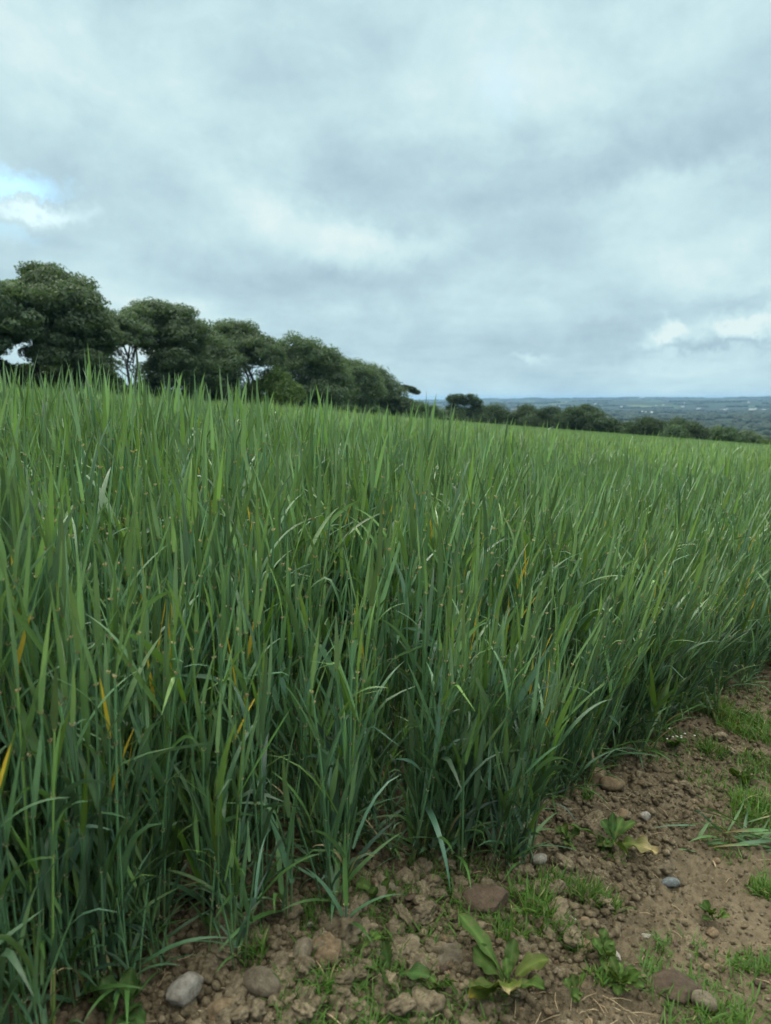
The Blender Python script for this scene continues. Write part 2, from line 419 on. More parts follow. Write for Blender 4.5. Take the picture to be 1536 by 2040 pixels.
# ------------------------------------------------------------------ ground sheet (one, out to the horizon)
def make_ground():
    az = np.concatenate([np.arange(-180, -42, 3.0), np.arange(-42, -33, .5), np.arange(-33, 36, .115), np.arange(36, 44, .5), np.arange(44, 180, 3.0)])
    r = np.concatenate([[.02, .15], np.exp(np.arange(math.log(.3), math.log(.8), .03)), np.exp(np.arange(math.log(.8), math.log(4.5), .0036)),
                        np.exp(np.arange(math.log(4.5), math.log(30000), .022))])
    n, k = len(r), len(az)
    A, Rr = np.meshgrid(np.radians(az), r); x = Rr * np.sin(A); y = Rr * np.cos(A)
    z = GF(x, y)
    V = np.stack([x, y, z], -1).reshape(-1, 3)
    i = np.arange(n - 1)[:, None] * k; j = np.arange(k)[None, :]; j2 = (j + 1) % k
    Fc = np.stack([i + j, i + k + j, i + k + j2, i + j2], -1).reshape(-1, 4)
    me = mesh('ground', V, Fc, M_ground)
    return tag(obj('ground', me), kind='structure')
make_ground()
print('ground', time.time() - T0)

# ------------------------------------------------------------------ barley
GLAUC = np.array((.080, .185, .100)); GREEN = np.array((.082, .192, .056)); BLUEG = np.array((.076, .170, .122))
LIME = np.array((.105, .225, .035)); YEL = np.array((.62, .50, .06)); DEAD = np.array((.40, .33, .19)); CREAM = np.array((.70, .66, .50))
def leaf_mb(mb, p0, phi, L, W, th0, bend, twist, col, colt=None, seg=10, kink=None, power=1.5, base=True, across=3, roll0=0.0, ct=1.0):
    t = np.linspace(0, 1, seg + 1)
    th = th0 + bend * t ** power
    if kink: th = th + kink[1] * smooth(kink[0] - .06, kink[0] + .06, t)
    ph = phi + .25 * math.sin(phi * 3) * t
    dirs = np.stack([np.sin(th) * np.cos(ph), np.sin(th) * np.sin(ph), np.cos(th)], -1)
    P = np.zeros((seg + 1, 3)); P[0] = p0
    for i in range(seg): P[i + 1] = P[i] + (dirs[i] + dirs[i + 1]) * .5 * L / seg
    side0 = np.stack([-np.sin(ph), np.cos(ph), 0 * ph], -1)
    nrm = np.cross(side0, dirs)
    tw = roll0 + twist * t
    side = side0 * np.cos(tw)[:, None] + nrm * np.sin(tw)[:, None]; up = np.cross(dirs, side)
    w = W * .5 * (1 - t ** 2.0) ** .85 * (.62 + .38 * np.clip(t * 5, 0, 1)); w[-1] = .0003
    rows = []; us = np.linspace(-1, 1, across)
    fold = .30 * (1 - t) + .10
    for u in us:
        rows.append(P + side * (w * u)[:, None] + up * (abs(u) * fold * w)[:, None])
    V = np.stack(rows, 1).reshape(-1, 3)
    cc_ = np.repeat(np.asarray(col)[None, :], seg + 1, 0) if colt is None else (np.asarray(col)[None] * (1 - smooth(colt[1], colt[1] + .25, t))[:, None] + np.asarray(colt[0])[None] * smooth(colt[1], colt[1] + .25, t)[:, None])
    cc_ = cc_ * (1.12 - .12 * t)[:, None]
    cc_ = np.repeat(cc_, across, 0)
    uv = np.stack([np.tile((us + 1) / 2, seg + 1), np.repeat(t, across)], -1)
    mb.add(V, strip_faces(seg + 1, across), cc_, uv)
    if base:                                   # pale auricles clasping the stem
        k = 7; a = np.linspace(-2.3, 2.3, k) + phi; rad = .0034
        x = np.stack([np.cos(a), np.sin(a), 0 * a], -1)
        lift = (np.abs(np.linspace(-1, 1, k)) ** 2) * .0022
        b0 = np.asarray(p0) - np.array([0, 0, .0012])
        pc = b0 - .001 * np.array([math.cos(phi), math.sin(phi), 0])
        lo = pc + x * rad; lo[:, 2] += lift; hi = pc + x * (rad * 1.6); hi[:, 2] += lift + .0040
        V = np.stack([lo, hi], 1).reshape(-1, 3)
        mb.add(V, strip_faces(k, 2), CREAM * ct * rr_.uniform(.6, 1.15) * np.array([1, rr_.uniform(.82, .97), rr_.uniform(.8, 1)]))
rr_ = random.Random(5)
def shoot(rg, h=.80, lean=(0, 0), detail=2, yellow=False, drop=None):
    """one upright shoot -> list of (kind, MB, label); stem curve bends a little"""
    seg = {2: 11, 1: 5, 0: 3}[detail]; ac = 3 if detail else 2
    parts = []
    topz = h * rg.uniform(.74, .80)
    bx, by = lean[0] + rg.gauss(0, .025), lean[1] + rg.gauss(0, .025)
    def sp(z):
        q = z / .6
        return np.array([bx * q * (0.6 + .4 * q) * .6, by * q * (0.6 + .4 * q) * .6, z])
    zs = np.linspace(-.02, topz, 7 if detail == 2 else 3)
    P = np.array([sp(z) for z in zs]); Rr = np.interp(zs, [0, .15, topz], [.0024, .0030, .0021])
    if detail == 0: Rr = Rr * 1.2
    s = MB(); V, f = tube(P, Rr, 6 if detail == 2 else 3)
    stemc = (BLUEG * .6 + GREEN * .4) * rg.uniform(1.05, 1.7)
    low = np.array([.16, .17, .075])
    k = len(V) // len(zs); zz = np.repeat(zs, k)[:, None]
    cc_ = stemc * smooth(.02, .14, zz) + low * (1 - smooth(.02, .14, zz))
    if rg.random() < .15: cc_ = cc_ * np.array([1.5, 1.25, .7])
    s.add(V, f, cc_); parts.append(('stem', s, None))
    phi = rg.uniform(0, 2 * math.pi)
    nodes = [.11, .27, .44, .62, .80, 1.0]
    if detail < 2: nodes = [.22, .45, .66, .84, 1.0]
    if detail == 0: nodes = [.5, .8, 1.0]
    for i, q in enumerate(nodes):
        z = q * topz; phi += math.pi + rg.gauss(0, .45)
        top = i == len(nodes) - 1
        m_ = MB()
        L = rg.uniform(.16, .27) * (1 if not top else rg.uniform(.6, .9)); W = rg.uniform(.0085, .014) if rg.random() < .68 else rg.uniform(.014, .0185)
        if top: W *= .8
        th0 = rg.uniform(.10, .50) if not top else rg.uniform(.03, .34)
        if rg.random() < .60: bend = rg.uniform(-.05, .35)
        else: bend = rg.uniform(.4, 1.4)
        if top: bend *= .35
        if q < .25: bend += rg.uniform(.2, .8); L *= .7; W *= .75
        kink = (rg.uniform(.45, .75), rg.uniform(.6, 1.6)) if (rg.random() < .10 and not top) else None
        u = rg.random()
        col = (GLAUC if u < .52 else BLUEG if u < .78 else GREEN if u < .94 else LIME) * rg.uniform(.62, 1.35)
        col = col * (.64 + .36 * float(smooth(.25, .7, q)))  # older lower leaves darker, with the crop's depth shade put into colour too
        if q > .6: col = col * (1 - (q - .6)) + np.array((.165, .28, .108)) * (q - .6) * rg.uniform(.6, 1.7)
        lab = None; colt = None
        if q < .25 and rg.random() < .12:
            col = LIME * 1.1; colt = (DEAD, rg.uniform(0, .5)); lab = 'withered yellow-brown lower leaf'
        elif yellow and i >= len(nodes) - 3 and i < len(nodes) - 1:
            col = YEL * np.array([.6, .8, 1]); colt = (YEL * rg.uniform(.8, 1.1), .05); lab = 'yellowed leaf'; bend = .1; L = .14; W = .011; kink = None; col = YEL * np.array([.9, .9, 1])
        if i and q < .12 and detail < 2: continue
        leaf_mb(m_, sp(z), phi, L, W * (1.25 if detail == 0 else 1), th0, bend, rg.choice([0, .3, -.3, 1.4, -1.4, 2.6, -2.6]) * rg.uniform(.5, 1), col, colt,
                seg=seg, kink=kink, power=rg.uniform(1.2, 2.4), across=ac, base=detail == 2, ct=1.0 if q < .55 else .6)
        parts.append(('leaf', m_, lab))
    return parts

# plants around the camera: rows run along the edge
def in_crop(x, y, pad=0.0): return y > edge_y(x) + pad
def plant_points(rmax, dens):
    pts = []
    u = Vector((.72, .69)); n_ = Vector((-.69, .72))
    rows = int(rmax * 2 / .125)
    for i in range(-rows, rows):
        s_ = -rmax * 1.2
        while s_ < rmax * 1.2:
            s_ += RS.exponential(1.0 / (dens * .125))
            off = i * .125 + RS.normal(0, .020)
            x = u.x * s_ + n_.x * off; y = u.y * s_ + n_.y * off + .6
            r = math.hypot(x, y); az = math.degrees(math.atan2(x, y))
            if y < .22 or r < .5 or r > rmax or abs(az) > 41: continue
            if r > rmax - 1.5 and RS.rand() < (r - rmax + 1.5) / 1.5 * .5: continue
            if x > -.1 * 0 - 2.5 and not in_crop(x, y, RS.normal(0, .02)): continue
            pts.append((x, y))
    return pts
R0, R1, R2 = 7.0, 42.0, 330.0
pts = plant_points(R0, 250)
pts.sort(key=lambda p: math.hypot(*p))
print('near plants', len(pts), time.time() - T0)
def lean_at(x, y):
    d = float(y - edge_y(x))
    e = math.exp(-max(d, 0) / .55)
    right = float(smooth(-.25, .7, x))
    return (.04 + .25 * e * right, -.02 - .10 * e * right)
def hvar(x, y):
    d = float(y - edge_y(x))
    left = .06 * float(smooth(.2, -1.2, x)) * float(smooth(1.2, 2.2, y)) * float(smooth(9, 5, y))
    left -= .13 * float(smooth(-.3, 1.6, x)) + .03
    return (1 + left + .13 * float(fbm(x * .9 + 2, y * .9, 3))) * (.80 + .20 * float(smooth(0, .5, d)))
# prototypes: plants of two or three tillers
def plant_parts(seed, detail=2, yellow=False, h=.86, tall=False):
    rg = random.Random(seed); n = rg.choice([2, 2, 3]) if detail == 2 else 2
    ps = []
    for k in range(n):
        a = rg.uniform(0, 6.28); hh = h * (rg.uniform(.78, 1.06) if not tall else rg.uniform(1.10, 1.27))
        for kind, m_, lab in shoot(rg, hh, (rg.gauss(0, .05), rg.gauss(0, .05)), detail, yellow and k == 0):
            d = np.array([math.cos(a) * .012, math.sin(a) * .012, 0])
            m_.V = [v + d for v in m_.V]; ps.append((kind, m_, lab))
    return ps
NP = 22
protos = []
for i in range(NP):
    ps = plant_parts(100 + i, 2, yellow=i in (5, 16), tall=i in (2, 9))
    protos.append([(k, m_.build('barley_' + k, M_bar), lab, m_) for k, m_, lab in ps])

# score: how large it shows
def plant_matrix(x, y):
    lx, ly = lean_at(x, y)
    s_ = hvar(x, y) * rnd.uniform(.93, 1.07)
    z = float(GF(x, y)) - .005
    rz = rnd.uniform(0, 6.283)
    ax = Vector((-ly, lx, 0)); ang = ax.length
    rot = (Matrix.Rotation(ang, 3, ax.normalized()) if ang > 1e-4 else Matrix.Identity(3)) @ Matrix.Rotation(rz, 3, 'Z')
    return Vector((x, y, z)), rot.to_euler(), s_
view = [p for p in pts if math.degrees(math.atan2(p[0], p[1])) < 33 and math.degrees(math.atan2(p[0], p[1])) > -36]
indiv = set(view[:296])
lists = []
for p in pts:
    loc, eu, s_ = plant_matrix(*p)
    v = rnd.randrange(NP)
    if v in (5, 16) and rnd.random() < .1: v = (v + 3) % NP
    if v in (2, 9) and rnd.random() < .25: v = (v + 3) % NP
    lists.append((p, loc, eu, s_, v))
GRP = 'barley plants along the edge of the field'
for p, loc, eu, s_, v in lists:
    if p in indiv:
        e = empty('barley_plant', loc); e.rotation_euler = eu; e.scale = (s_,) * 3
        yl = v in (5, 16)
        tag(e, 'tall green barley plant with one yellowed leaf in the crop beside the bare soil' if yl else
            'tall blue-green barley plant among the front rows of the crop beside the bare soil', 'barley plant', GRP)
        for k, me, lab, _ in protos[v]:
            o = bpy.data.objects.new(k, me); C.objects.link(o); o.parent = e
            if lab: o['label'] = lab
print('individual plants', time.time() - T0)

# whole crop behind: one object of points with instances
protoC = bpy.data.collections.new('crop_sources')
idx = 0
def add_proto(mb):
    global idx
    me = mb.build('crop_source', M_bar); o = bpy.data.objects.new('s%03d' % idx, me); protoC.objects.link(o); idx += 1
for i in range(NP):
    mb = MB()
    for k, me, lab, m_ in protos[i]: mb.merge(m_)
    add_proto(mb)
def matM(x, y, rz, s_, lean=(0, 0)):  # placement matrix
    M = np.eye(4); c, s = math.cos(rz) * s_, math.sin(rz) * s_
    M[:3, :3] = [[c, -s, lean[0]], [s, c, lean[1]], [0, 0, s_]]; M[:3, 3] = (x, y, 0); return M
NS = 8
for i in range(NS):
    mb = MB(); rg = random.Random(300 + i)
    for q in range(rg.choice([2, 3])):
        for k, m_, lab in shoot(rg, rg.uniform(.22, .5), (rg.gauss(0, .1), rg.gauss(0, .1)), 1): mb.merge(m_, matM(rg.gauss(0, .012), rg.gauss(0, .012), 0, 1))
        a_ = rg.uniform(0, 6.28)
        for w_ in range(2): leaf_mb(mb, (0, 0, rg.uniform(.01, .05)), rg.uniform(0, 6.28), rg.uniform(.12, .22), rg.uniform(.008, .013), rg.uniform(.5, 1.0), rg.uniform(.5, 1.1), rg.uniform(-1, 1), (GREEN if rg.random() < .5 else GLAUC) * rg.uniform(.9, 1.2), seg=8)
    add_proto(mb)
# middle distance clumps .5 m
N1 = 6
low_sh = []
for i in range(14):
    mb = MB()
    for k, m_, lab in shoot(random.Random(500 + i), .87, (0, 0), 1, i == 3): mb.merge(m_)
    low_sh.append(mb)
for i in range(N1):
    rg = random.Random(900 + i); mb = MB()
    for q in range(112):
        v = rg.randrange(14)
        if v == 3 and rg.random() < .8: v = 4
        s_ = rg.uniform(.84, 1.06) * (1.2 if rg.random() < .07 else 1)
        mb.merge(low_sh[v], matM(rg.uniform(-.27, .27), rg.uniform(-.27, .27), rg.uniform(0, 6.28), s_, (.05, -.02)), rg.uniform(.92, 1.35) * np.array([1.12, 1.02, .94]))
    add_proto(mb)
# far patches 2 m
N2 = 4
for i in range(N2):
    rg = random.Random(1900 + i); mb = MB()
    for q in range(2000):
        x, y = rg.uniform(-1.08, 1.08), rg.uniform(-1.08, 1.08); a = rg.uniform(0, 6.28); w_ = rg.uniform(.007, .013)
        h1 = rg.uniform(.66, .85) * (1.08 if rg.random() < .06 else 1); dx, dy = rg.gauss(.05, .08), rg.gauss(0, .07)
        c, s = math.cos(a) * w_, math.sin(a) * w_
        V = [(x - c, y - s, .1), (x + c, y + s, .1), (x + c + dx * .5, y + s + dy * .5, h1 - .2), (x - c + dx * .5, y - s + dy * .5, h1 - .2), (x + dx, y + dy, h1), (x + dx + .001, y + dy, h1)]
        u = rg.random(); col = ((GLAUC if u < .3 else GREEN if u < .85 else LIME) * .7 + np.array((.042, .058, .024))) * rg.uniform(1.05, 1.45)
        mb.add(V, [(0, 1, 2, 3), (3, 2, 5, 4)], col)
    add_proto(mb)
PT, ROT, SC, IX = [], [], [], []
for p, loc, eu, s_, v in lists:
    if p not in indiv: PT.append(tuple(loc)); ROT.append(tuple(eu)); SC.append(s_); IX.append(v)
def slope_rot(x, y, rz):
    n_ = Vector((-A_, -B_, 1)).normalized()
    return tuple((n_.to_track_quat('Z', 'Y').to_matrix() @ Matrix.Rotation(rz, 3, 'Z')).to_euler())
def scatter(step, ra, rb, i0, n, jit=.2):
    k = int(rb / step) + 1
    ix = np.arange(-k, k); X, Y = np.meshgrid(ix * step, np.arange(0, k) * step)
    X = X + RS.uniform(-jit, jit, X.shape) * step; Y = Y + RS.uniform(-jit, jit, Y.shape) * step
    r = np.hypot(X, Y); az = np.degrees(np.arctan2(X, Y))
    m_ = (r > ra) & (r < rb) & (np.abs(az) < 38) & (r < r_edge(az) - 6) & (Y > edge_y(X) + step * .4)
    X, Y = X[m_], Y[m_]; Z = G(X, Y) - .01
    hs = .95 - .08 * smooth(0, 3, X) + .16 * fbm(X * .35, Y * .35, 3) + .10 * fbm(X * .03, Y * .03, 2)
    for x, y, z, h_ in zip(X, Y, Z, hs):
        PT.append((x, y, z)); ROT.append(slope_rot(x, y, RS.randint(4) * math.pi / 2)); SC.append(float(h_)); IX.append(i0 + RS.randint(n))
for x, y in pts:
    d = y - float(edge_y(x))
    if d < .9 and rnd.random() < (1.0 if d < .35 else .6):
        for _ in range(1):
            x1, y1 = x + rnd.gauss(0, .025), y + rnd.gauss(0, .02)
            PT.append((x1, y1, float(GF(x1, y1)) - .004)); ROT.append((rnd.gauss(0, .1), rnd.gauss(.08, .1), rnd.uniform(0, 6.28))); SC.append(rnd.uniform(.5, 1.0)); IX.append(NP + rnd.randrange(NS))
scatter(.5, R0 - .55, R1, NP + NS, N1)
scatter(2.0, R1 - 1.5, R2, NP + NS + N1, N2)
print('crop instances', len(PT), time.time() - T0)
me = bpy.data.meshes.new('barley_crop'); me.vertices.add(len(PT)); me.vertices.foreach_set('co', np.array(PT, np.float32).ravel())
a = me.attributes.new('rot', 'FLOAT_VECTOR', 'POINT'); a.data.foreach_set('vector', np.array(ROT, np.float32).ravel())
a = me.attributes.new('sc', 'FLOAT', 'POINT'); a.data.foreach_set('value', np.array(SC, np.float32))
a = me.attributes.new('ix', 'INT', 'POINT'); a.data.foreach_set('value', np.array(IX, np.int32))
crop = tag(obj('barley_crop', me), 'dense green barley crop filling the sloping field up to the trees', 'crop', kind='stuff')
gt = bpy.data.node_groups.new('crop_nodes', 'GeometryNodeTree')
gt.interface.new_socket('Geometry', in_out='INPUT', socket_type='NodeSocketGeometry'); gt.interface.new_socket('Geometry', in_out='OUTPUT', socket_type='NodeSocketGeometry')
gi = gt.nodes.new('NodeGroupInput'); go = gt.nodes.new('NodeGroupOutput')
ip = gt.nodes.new('GeometryNodeInstanceOnPoints'); ci = gt.nodes.new('GeometryNodeCollectionInfo')
ci.inputs['Collection'].default_value = protoC; ci.inputs['Separate Children'].default_value = True; ci.inputs['Reset Children'].default_value = True
def na(nm, ty):
    n = gt.nodes.new('GeometryNodeInputNamedAttribute'); n.data_type = ty; n.inputs[0].default_value = nm; return [s for s in n.outputs if s.enabled][0]
er = gt.nodes.new('FunctionNodeEulerToRotation')
gt.links.new(gi.outputs[0], ip.inputs['Points']); gt.links.new(ci.outputs[0], ip.inputs['Instance'])
ip.inputs['Pick Instance'].default_value = True
gt.links.new(na('ix', 'INT'), ip.inputs['Instance Index'])
gt.links.new(na('rot', 'FLOAT_VECTOR'), er.inputs[0]); gt.links.new(er.outputs[0], ip.inputs['Rotation'])
gt.links.new(na('sc', 'FLOAT'), ip.inputs['Scale'])
gt.links.new(ip.outputs[0], go.inputs[0])
md = crop.modifiers.new('instances', 'NODES'); md.node_group = gt

# ------------------------------------------------------------------ stones, clods, crumbs
import bmesh
def ico(sub):
    bm = bmesh.new(); bmesh.ops.create_icosphere(bm, subdivisions=sub, radius=1)
    V = np.array([v.co[:] for v in bm.verts]); Fc = np.array([[v.index for v in f.verts] for f in bm.faces]); bm.free(); return V, Fc
I4, I5, I2, I1, I3 = ico(4), ico(5), ico(2), ico(1), ico(3)
def rock_mesh(seed, kind, m_, base=I4):
    V, Fc = base; o = seed * 7.7; V = V.copy()
    if kind == 'clod':
        d = 1 + .62 * fbm3(V * 1.2 + o, 2) + .34 * fbm3(V * 3.4 + o, 2, .6) - .34 * np.abs(fbm3(V * 3.2 + o, 3, .6)) + .05 * fbm3(V * 14 + o, 2)
        V = V * d[:, None] * np.array([1, .85, .72])
    elif kind == 'pebble':
        d = 1 + .30 * fbm3(V * .8 + o, 2)
        V = V * d[:, None] * np.array([1.15, .8, .62])
    else:                              # broken stone with facets
        rg = np.random.RandomState(seed)
        for _ in range(9):
            n_ = rg.normal(size=3); n_ /= np.linalg.norm(n_); k = rg.uniform(.62, .9)
            q = V @ n_; ex = np.maximum(q - k, 0); V = V - n_ * (ex * .88)[:, None]
        V = V * (1 + .10 * fbm3(V * 4 + o, 3))[:, None] * np.array([1.1, .85, .7])
    return mesh(kind, V, Fc, m_, smoothf=kind == 'pebble')
clods = [rock_mesh(i, 'clod', M_clod) for i in range(9)]
def rock(name, px, py, wpx, me, label, cat, group=None, rz=0, sq=(1, 1, 1), sink=.10, tilt=(0, 0)):
    x, y = at_ground(px, py); d = y * math.cos(PITCH) + (H - float(G(x, y))) * math.sin(PITCH)
    r = wpx * d / F / 2
    o = obj(name, me, None, (x, y, float(GF(x, y)) + r * (.7 * sq[2] - sink)), (tilt[0], tilt[1], rz), (r * sq[0], r * sq[1], r * sq[2]))
    return tag(o, label, cat, group)
PB = [rock_mesh(30 + i, 'pebble', M_peb) for i in range(4)]
ST = lambda s, m_: rock_mesh(s, 'stone', m_)
# the ones that can be told apart
rock('pebble', 521, 1968, 74, PB[0], 'rounded grey-buff pebble with a dark spot at the foot of the crop, bottom left', 'pebble', rz=-.5)
rock('stone', 366, 2000, 76, rock_mesh(41, 'stone', M_white), 'angular whitish mottled stone beside the crop at the bottom edge', 'stone', rz=.6, sq=(1, 1, 1.05))
rock('stone', 443, 2018, 60, rock_mesh(42, 'stone', M_buff), 'squarish buff stone right of the whitish mottled stone', 'stone', rz=.2, sq=(1, .9, 1.1))
rock('stone', 258, 2030, 64, rock_mesh(43, 'stone', M_brown), 'grey-brown flat stone low among barley stems at the bottom left', 'stone', rz=.9, sq=(1, 1, .9))
rock('pebble', 603, 1912, 46, PB[1], 'upright oval light grey pebble between two pale clods', 'pebble', rz=1.4, sq=(1.1, 1, 1.3))
rock('stone', 650, 1915, 62, rock_mesh(44, 'clod', M_buff), 'knobbly pale buff stone right of the oval grey pebble', 'stone', rz=.3)
rock('soil_clod', 683, 1872, 78, clods[0], 'large smooth brown clod of earth above the oval grey pebble', 'soil clod', rz=.3, sq=(1, 1, 1.15))
rock('stone', 768, 1792, 52, rock_mesh(45, 'stone', M_peb), 'grey wedge-shaped stone near the barley stems in the middle', 'stone', rz=1.0, sq=(1, .9, 1.1))
rock('stone', 968, 1808, 92, rock_mesh(46, 'stone', M_brown), 'big dark brown rounded stone beside the grass tuft', 'stone', rz=.2, sink=.35)
rock('stone', 893, 1895, 84, rock_mesh(47, 'stone', M_peb), 'grey-brown sloping stone behind the large broad-leaved weed', 'stone', rz=.9, sink=.35, sq=(1.1, .9, .7), tilt=(.3, .2))
rock('soil_clod', 808, 1890, 64, clods[1], 'lumpy brown clod left of the grey-brown sloping stone', 'soil clod', rz=2)
rock('stone', 1346, 1978, 108, rock_mesh(48, 'stone', M_brown), 'large flat purplish-brown stone half buried at the lower right', 'stone', rz=.1, sink=.42, sq=(1, .9, .7))
rock('pebble', 1402, 2002, 52, PB[2], 'small buff pebble touching the large flat purplish stone', 'pebble', rz=-.4)
rock('stone', 1218, 1574, 44, rock_mesh(49, 'pebble', M_buff), 'rounded buff stone at the end of a low ridge of clods', 'stone', rz=.1, sq=(1, 1, 1.1))
rock('stone', 1185, 1558, 46, rock_mesh(50, 'stone', M_buff), 'blocky tan stone left of the rounded buff stone', 'stone', rz=.7)
rock('stone', 1076, 1722, 32, rock_mesh(51, 'stone', M_white), 'small bright white stone beside the clods', 'stone', rz=.4, sq=(1, .8, 1.1))
rock('stone', 1284, 1632, 24, rock_mesh(52, 'stone', M_white), 'small pale grey stone above the broad-leaved weed', 'stone', rz=.4)
rock('stone', 1336, 1766, 36, rock_mesh(53, 'pebble', M_blue), 'small smooth blue-grey stone on the bare track', 'stone', rz=.1, sq=(1, .8, .8))
rock('stone', 1240, 1630, 30, rock_mesh(54, 'stone', M_buff), 'reddish buff stone behind the mid-height broad-leaved weed', 'stone', rz=.9)
rock('soil_clod', 985, 1684, 60, clods[2], 'rough brown clod beside the front barley stems', 'soil clod', rz=2.3)
rock('soil_clod', 1035, 1700, 52, clods[3], 'rough brown clod above the small white stone', 'soil clod', rz=.3)
rock('soil_clod', 852, 2010, 66, clods[4], 'pale crumbly clod at the bottom below the jagged-leaved weed', 'soil clod', rz=1.3)
rock('soil_clod', 1165, 1500, 40, clods[5], 'brown clod resting where the crop meets the soil, below the dangling leaves', 'soil clod', rz=.3)
rock('stone', 1445, 1362, 34, rock_mesh(55, 'pebble', M_buff), 'pale flat stone at the far end of the bare strip', 'stone', rz=.1, sq=(1, 1, .7))
rock('stone', 1418, 1860, 26, rock_mesh(56, 'stone', M_buff), 'small pinkish stone lying alone on the bare track', 'stone', rz=.4)
rock('stone', 1290, 1862, 22, rock_mesh(57, 'stone', M_white), 'thin cream stone chip on the track', 'stone', rz=1.2, sq=(.6, 1.2, .5))
# many more that look alike
taken = []
def soil_spots(n, pad, near_edge=.0, seed=1):
    rg = random.Random(seed); o = []
    while len(o) < n:
        px, py = rg.uniform(380, 1600), rg.uniform(1300, 2060)
        x, y = at_ground(px, py); d = y - float(edge_y(x))
        if d > .12: continue
        if d < -.25 and rg.random() < near_edge: continue
        o.append((x, y, d))
    return o
big_spots = [q for q in soil_spots(900, 0, .9, 33) if -.36 < q[2] < .03 and -.35 < q[0] < .9][:55]
for i_, (x, y, d) in enumerate(big_spots + soil_spots(230, 0, .86, 21)):
    r = rnd.uniform(.013, .024) if i_ < len(big_spots) else rnd.uniform(.008, .020) * (1.2 if d > -.3 else .65)
    o = obj('soil_clod', rnd.choice(clods), None, (x, y, float(GF(x, y)) + r * .5), (rnd.uniform(-.5, .5), rnd.uniform(-.5, .5), rnd.uniform(0, 6)), (r * rnd.uniform(.8, 1.2), r, r * rnd.uniform(.7, 1)))
    tag(o, 'small crumbly brown clod of earth on the bare strip', 'soil clod', 'clods of earth along the bare strip')
sm = [rock_mesh(60 + i, 'stone', m_, I3) for i, m_ in enumerate([M_buff, M_peb, M_buff, M_brown, M_white])]
for x, y, d in soil_spots(270, 0, .62, 22):
    r = rnd.uniform(.0035, .009) * (1.45 if rnd.random() < .3 else 1)
    o = obj('small_stone', rnd.choice(sm[:4] if rnd.random() < .85 else sm), None, (x, y, float(GF(x, y)) + r * .45), (rnd.uniform(-.5, .5), rnd.uniform(-.5, .5), rnd.uniform(0, 6)), (r * rnd.uniform(.8, 1.4), r, r * rnd.uniform(.6, .9)))
    tag(o, 'small stone fragment lying on the bare strip of soil', 'stone', 'small stones on the bare strip')
# crumbs: uncountable
mb = []
V1 = [I1[0] * (1 + .75 * fbm3(I1[0] * 1.7 + i * 3.3, 2))[:, None] for i in range(8)]
VV, FF, n0 = [], [], 0
def crumbs(n, seed, rlo, rhi, near):
    global n0
    rg = np.random.RandomState(seed)
    k = 0
    while k < n:
        r = math.exp(rg.uniform(math.log(.75), math.log(6.5))); az = math.radians(rg.uniform(-34, 34)); x, y = r * math.sin(az), r * math.cos(az)
        d = y - float(edge_y(x))
        if d > .30: continue
        if d < -.35 and rg.rand() < near: continue
        s_ = rlo * ((rhi if d > -.35 else rhi * .5) / rlo) ** (rg.rand() ** 2.0)
        a = rg.uniform(0, 6.28); c, s = math.cos(a), math.sin(a)
        V = V1[rg.randint(8)] * s_ * np.array([1, rg.uniform(.7, 1.1), rg.uniform(.6, .9)])
        V = V @ np.array([[c, s, 0], [-s, c, 0], [0, 0, 1]])
        VV.append(V + np.array([x, y, 0])); FF.append(I1[1] + n0); n0 += len(V); k += 1
        CR.append((x, y, s_))
CR = []
crumbs(46000, 5, .0011, .0115, .66)
XY = np.array(CR); zz = GF(XY[:, 0], XY[:, 1]) + XY[:, 2] * .4
for v, z in zip(VV, zz): v[:, 2] += z
tag(obj('soil_crumbs', mesh('soil_crumbs', np.concatenate(VV), np.concatenate(FF), M_crumb, smoothf=False)), 'loose crumbs of brown earth and grit scattered over the strip', 'soil', kind='stuff')
print('soil', time.time() - T0)

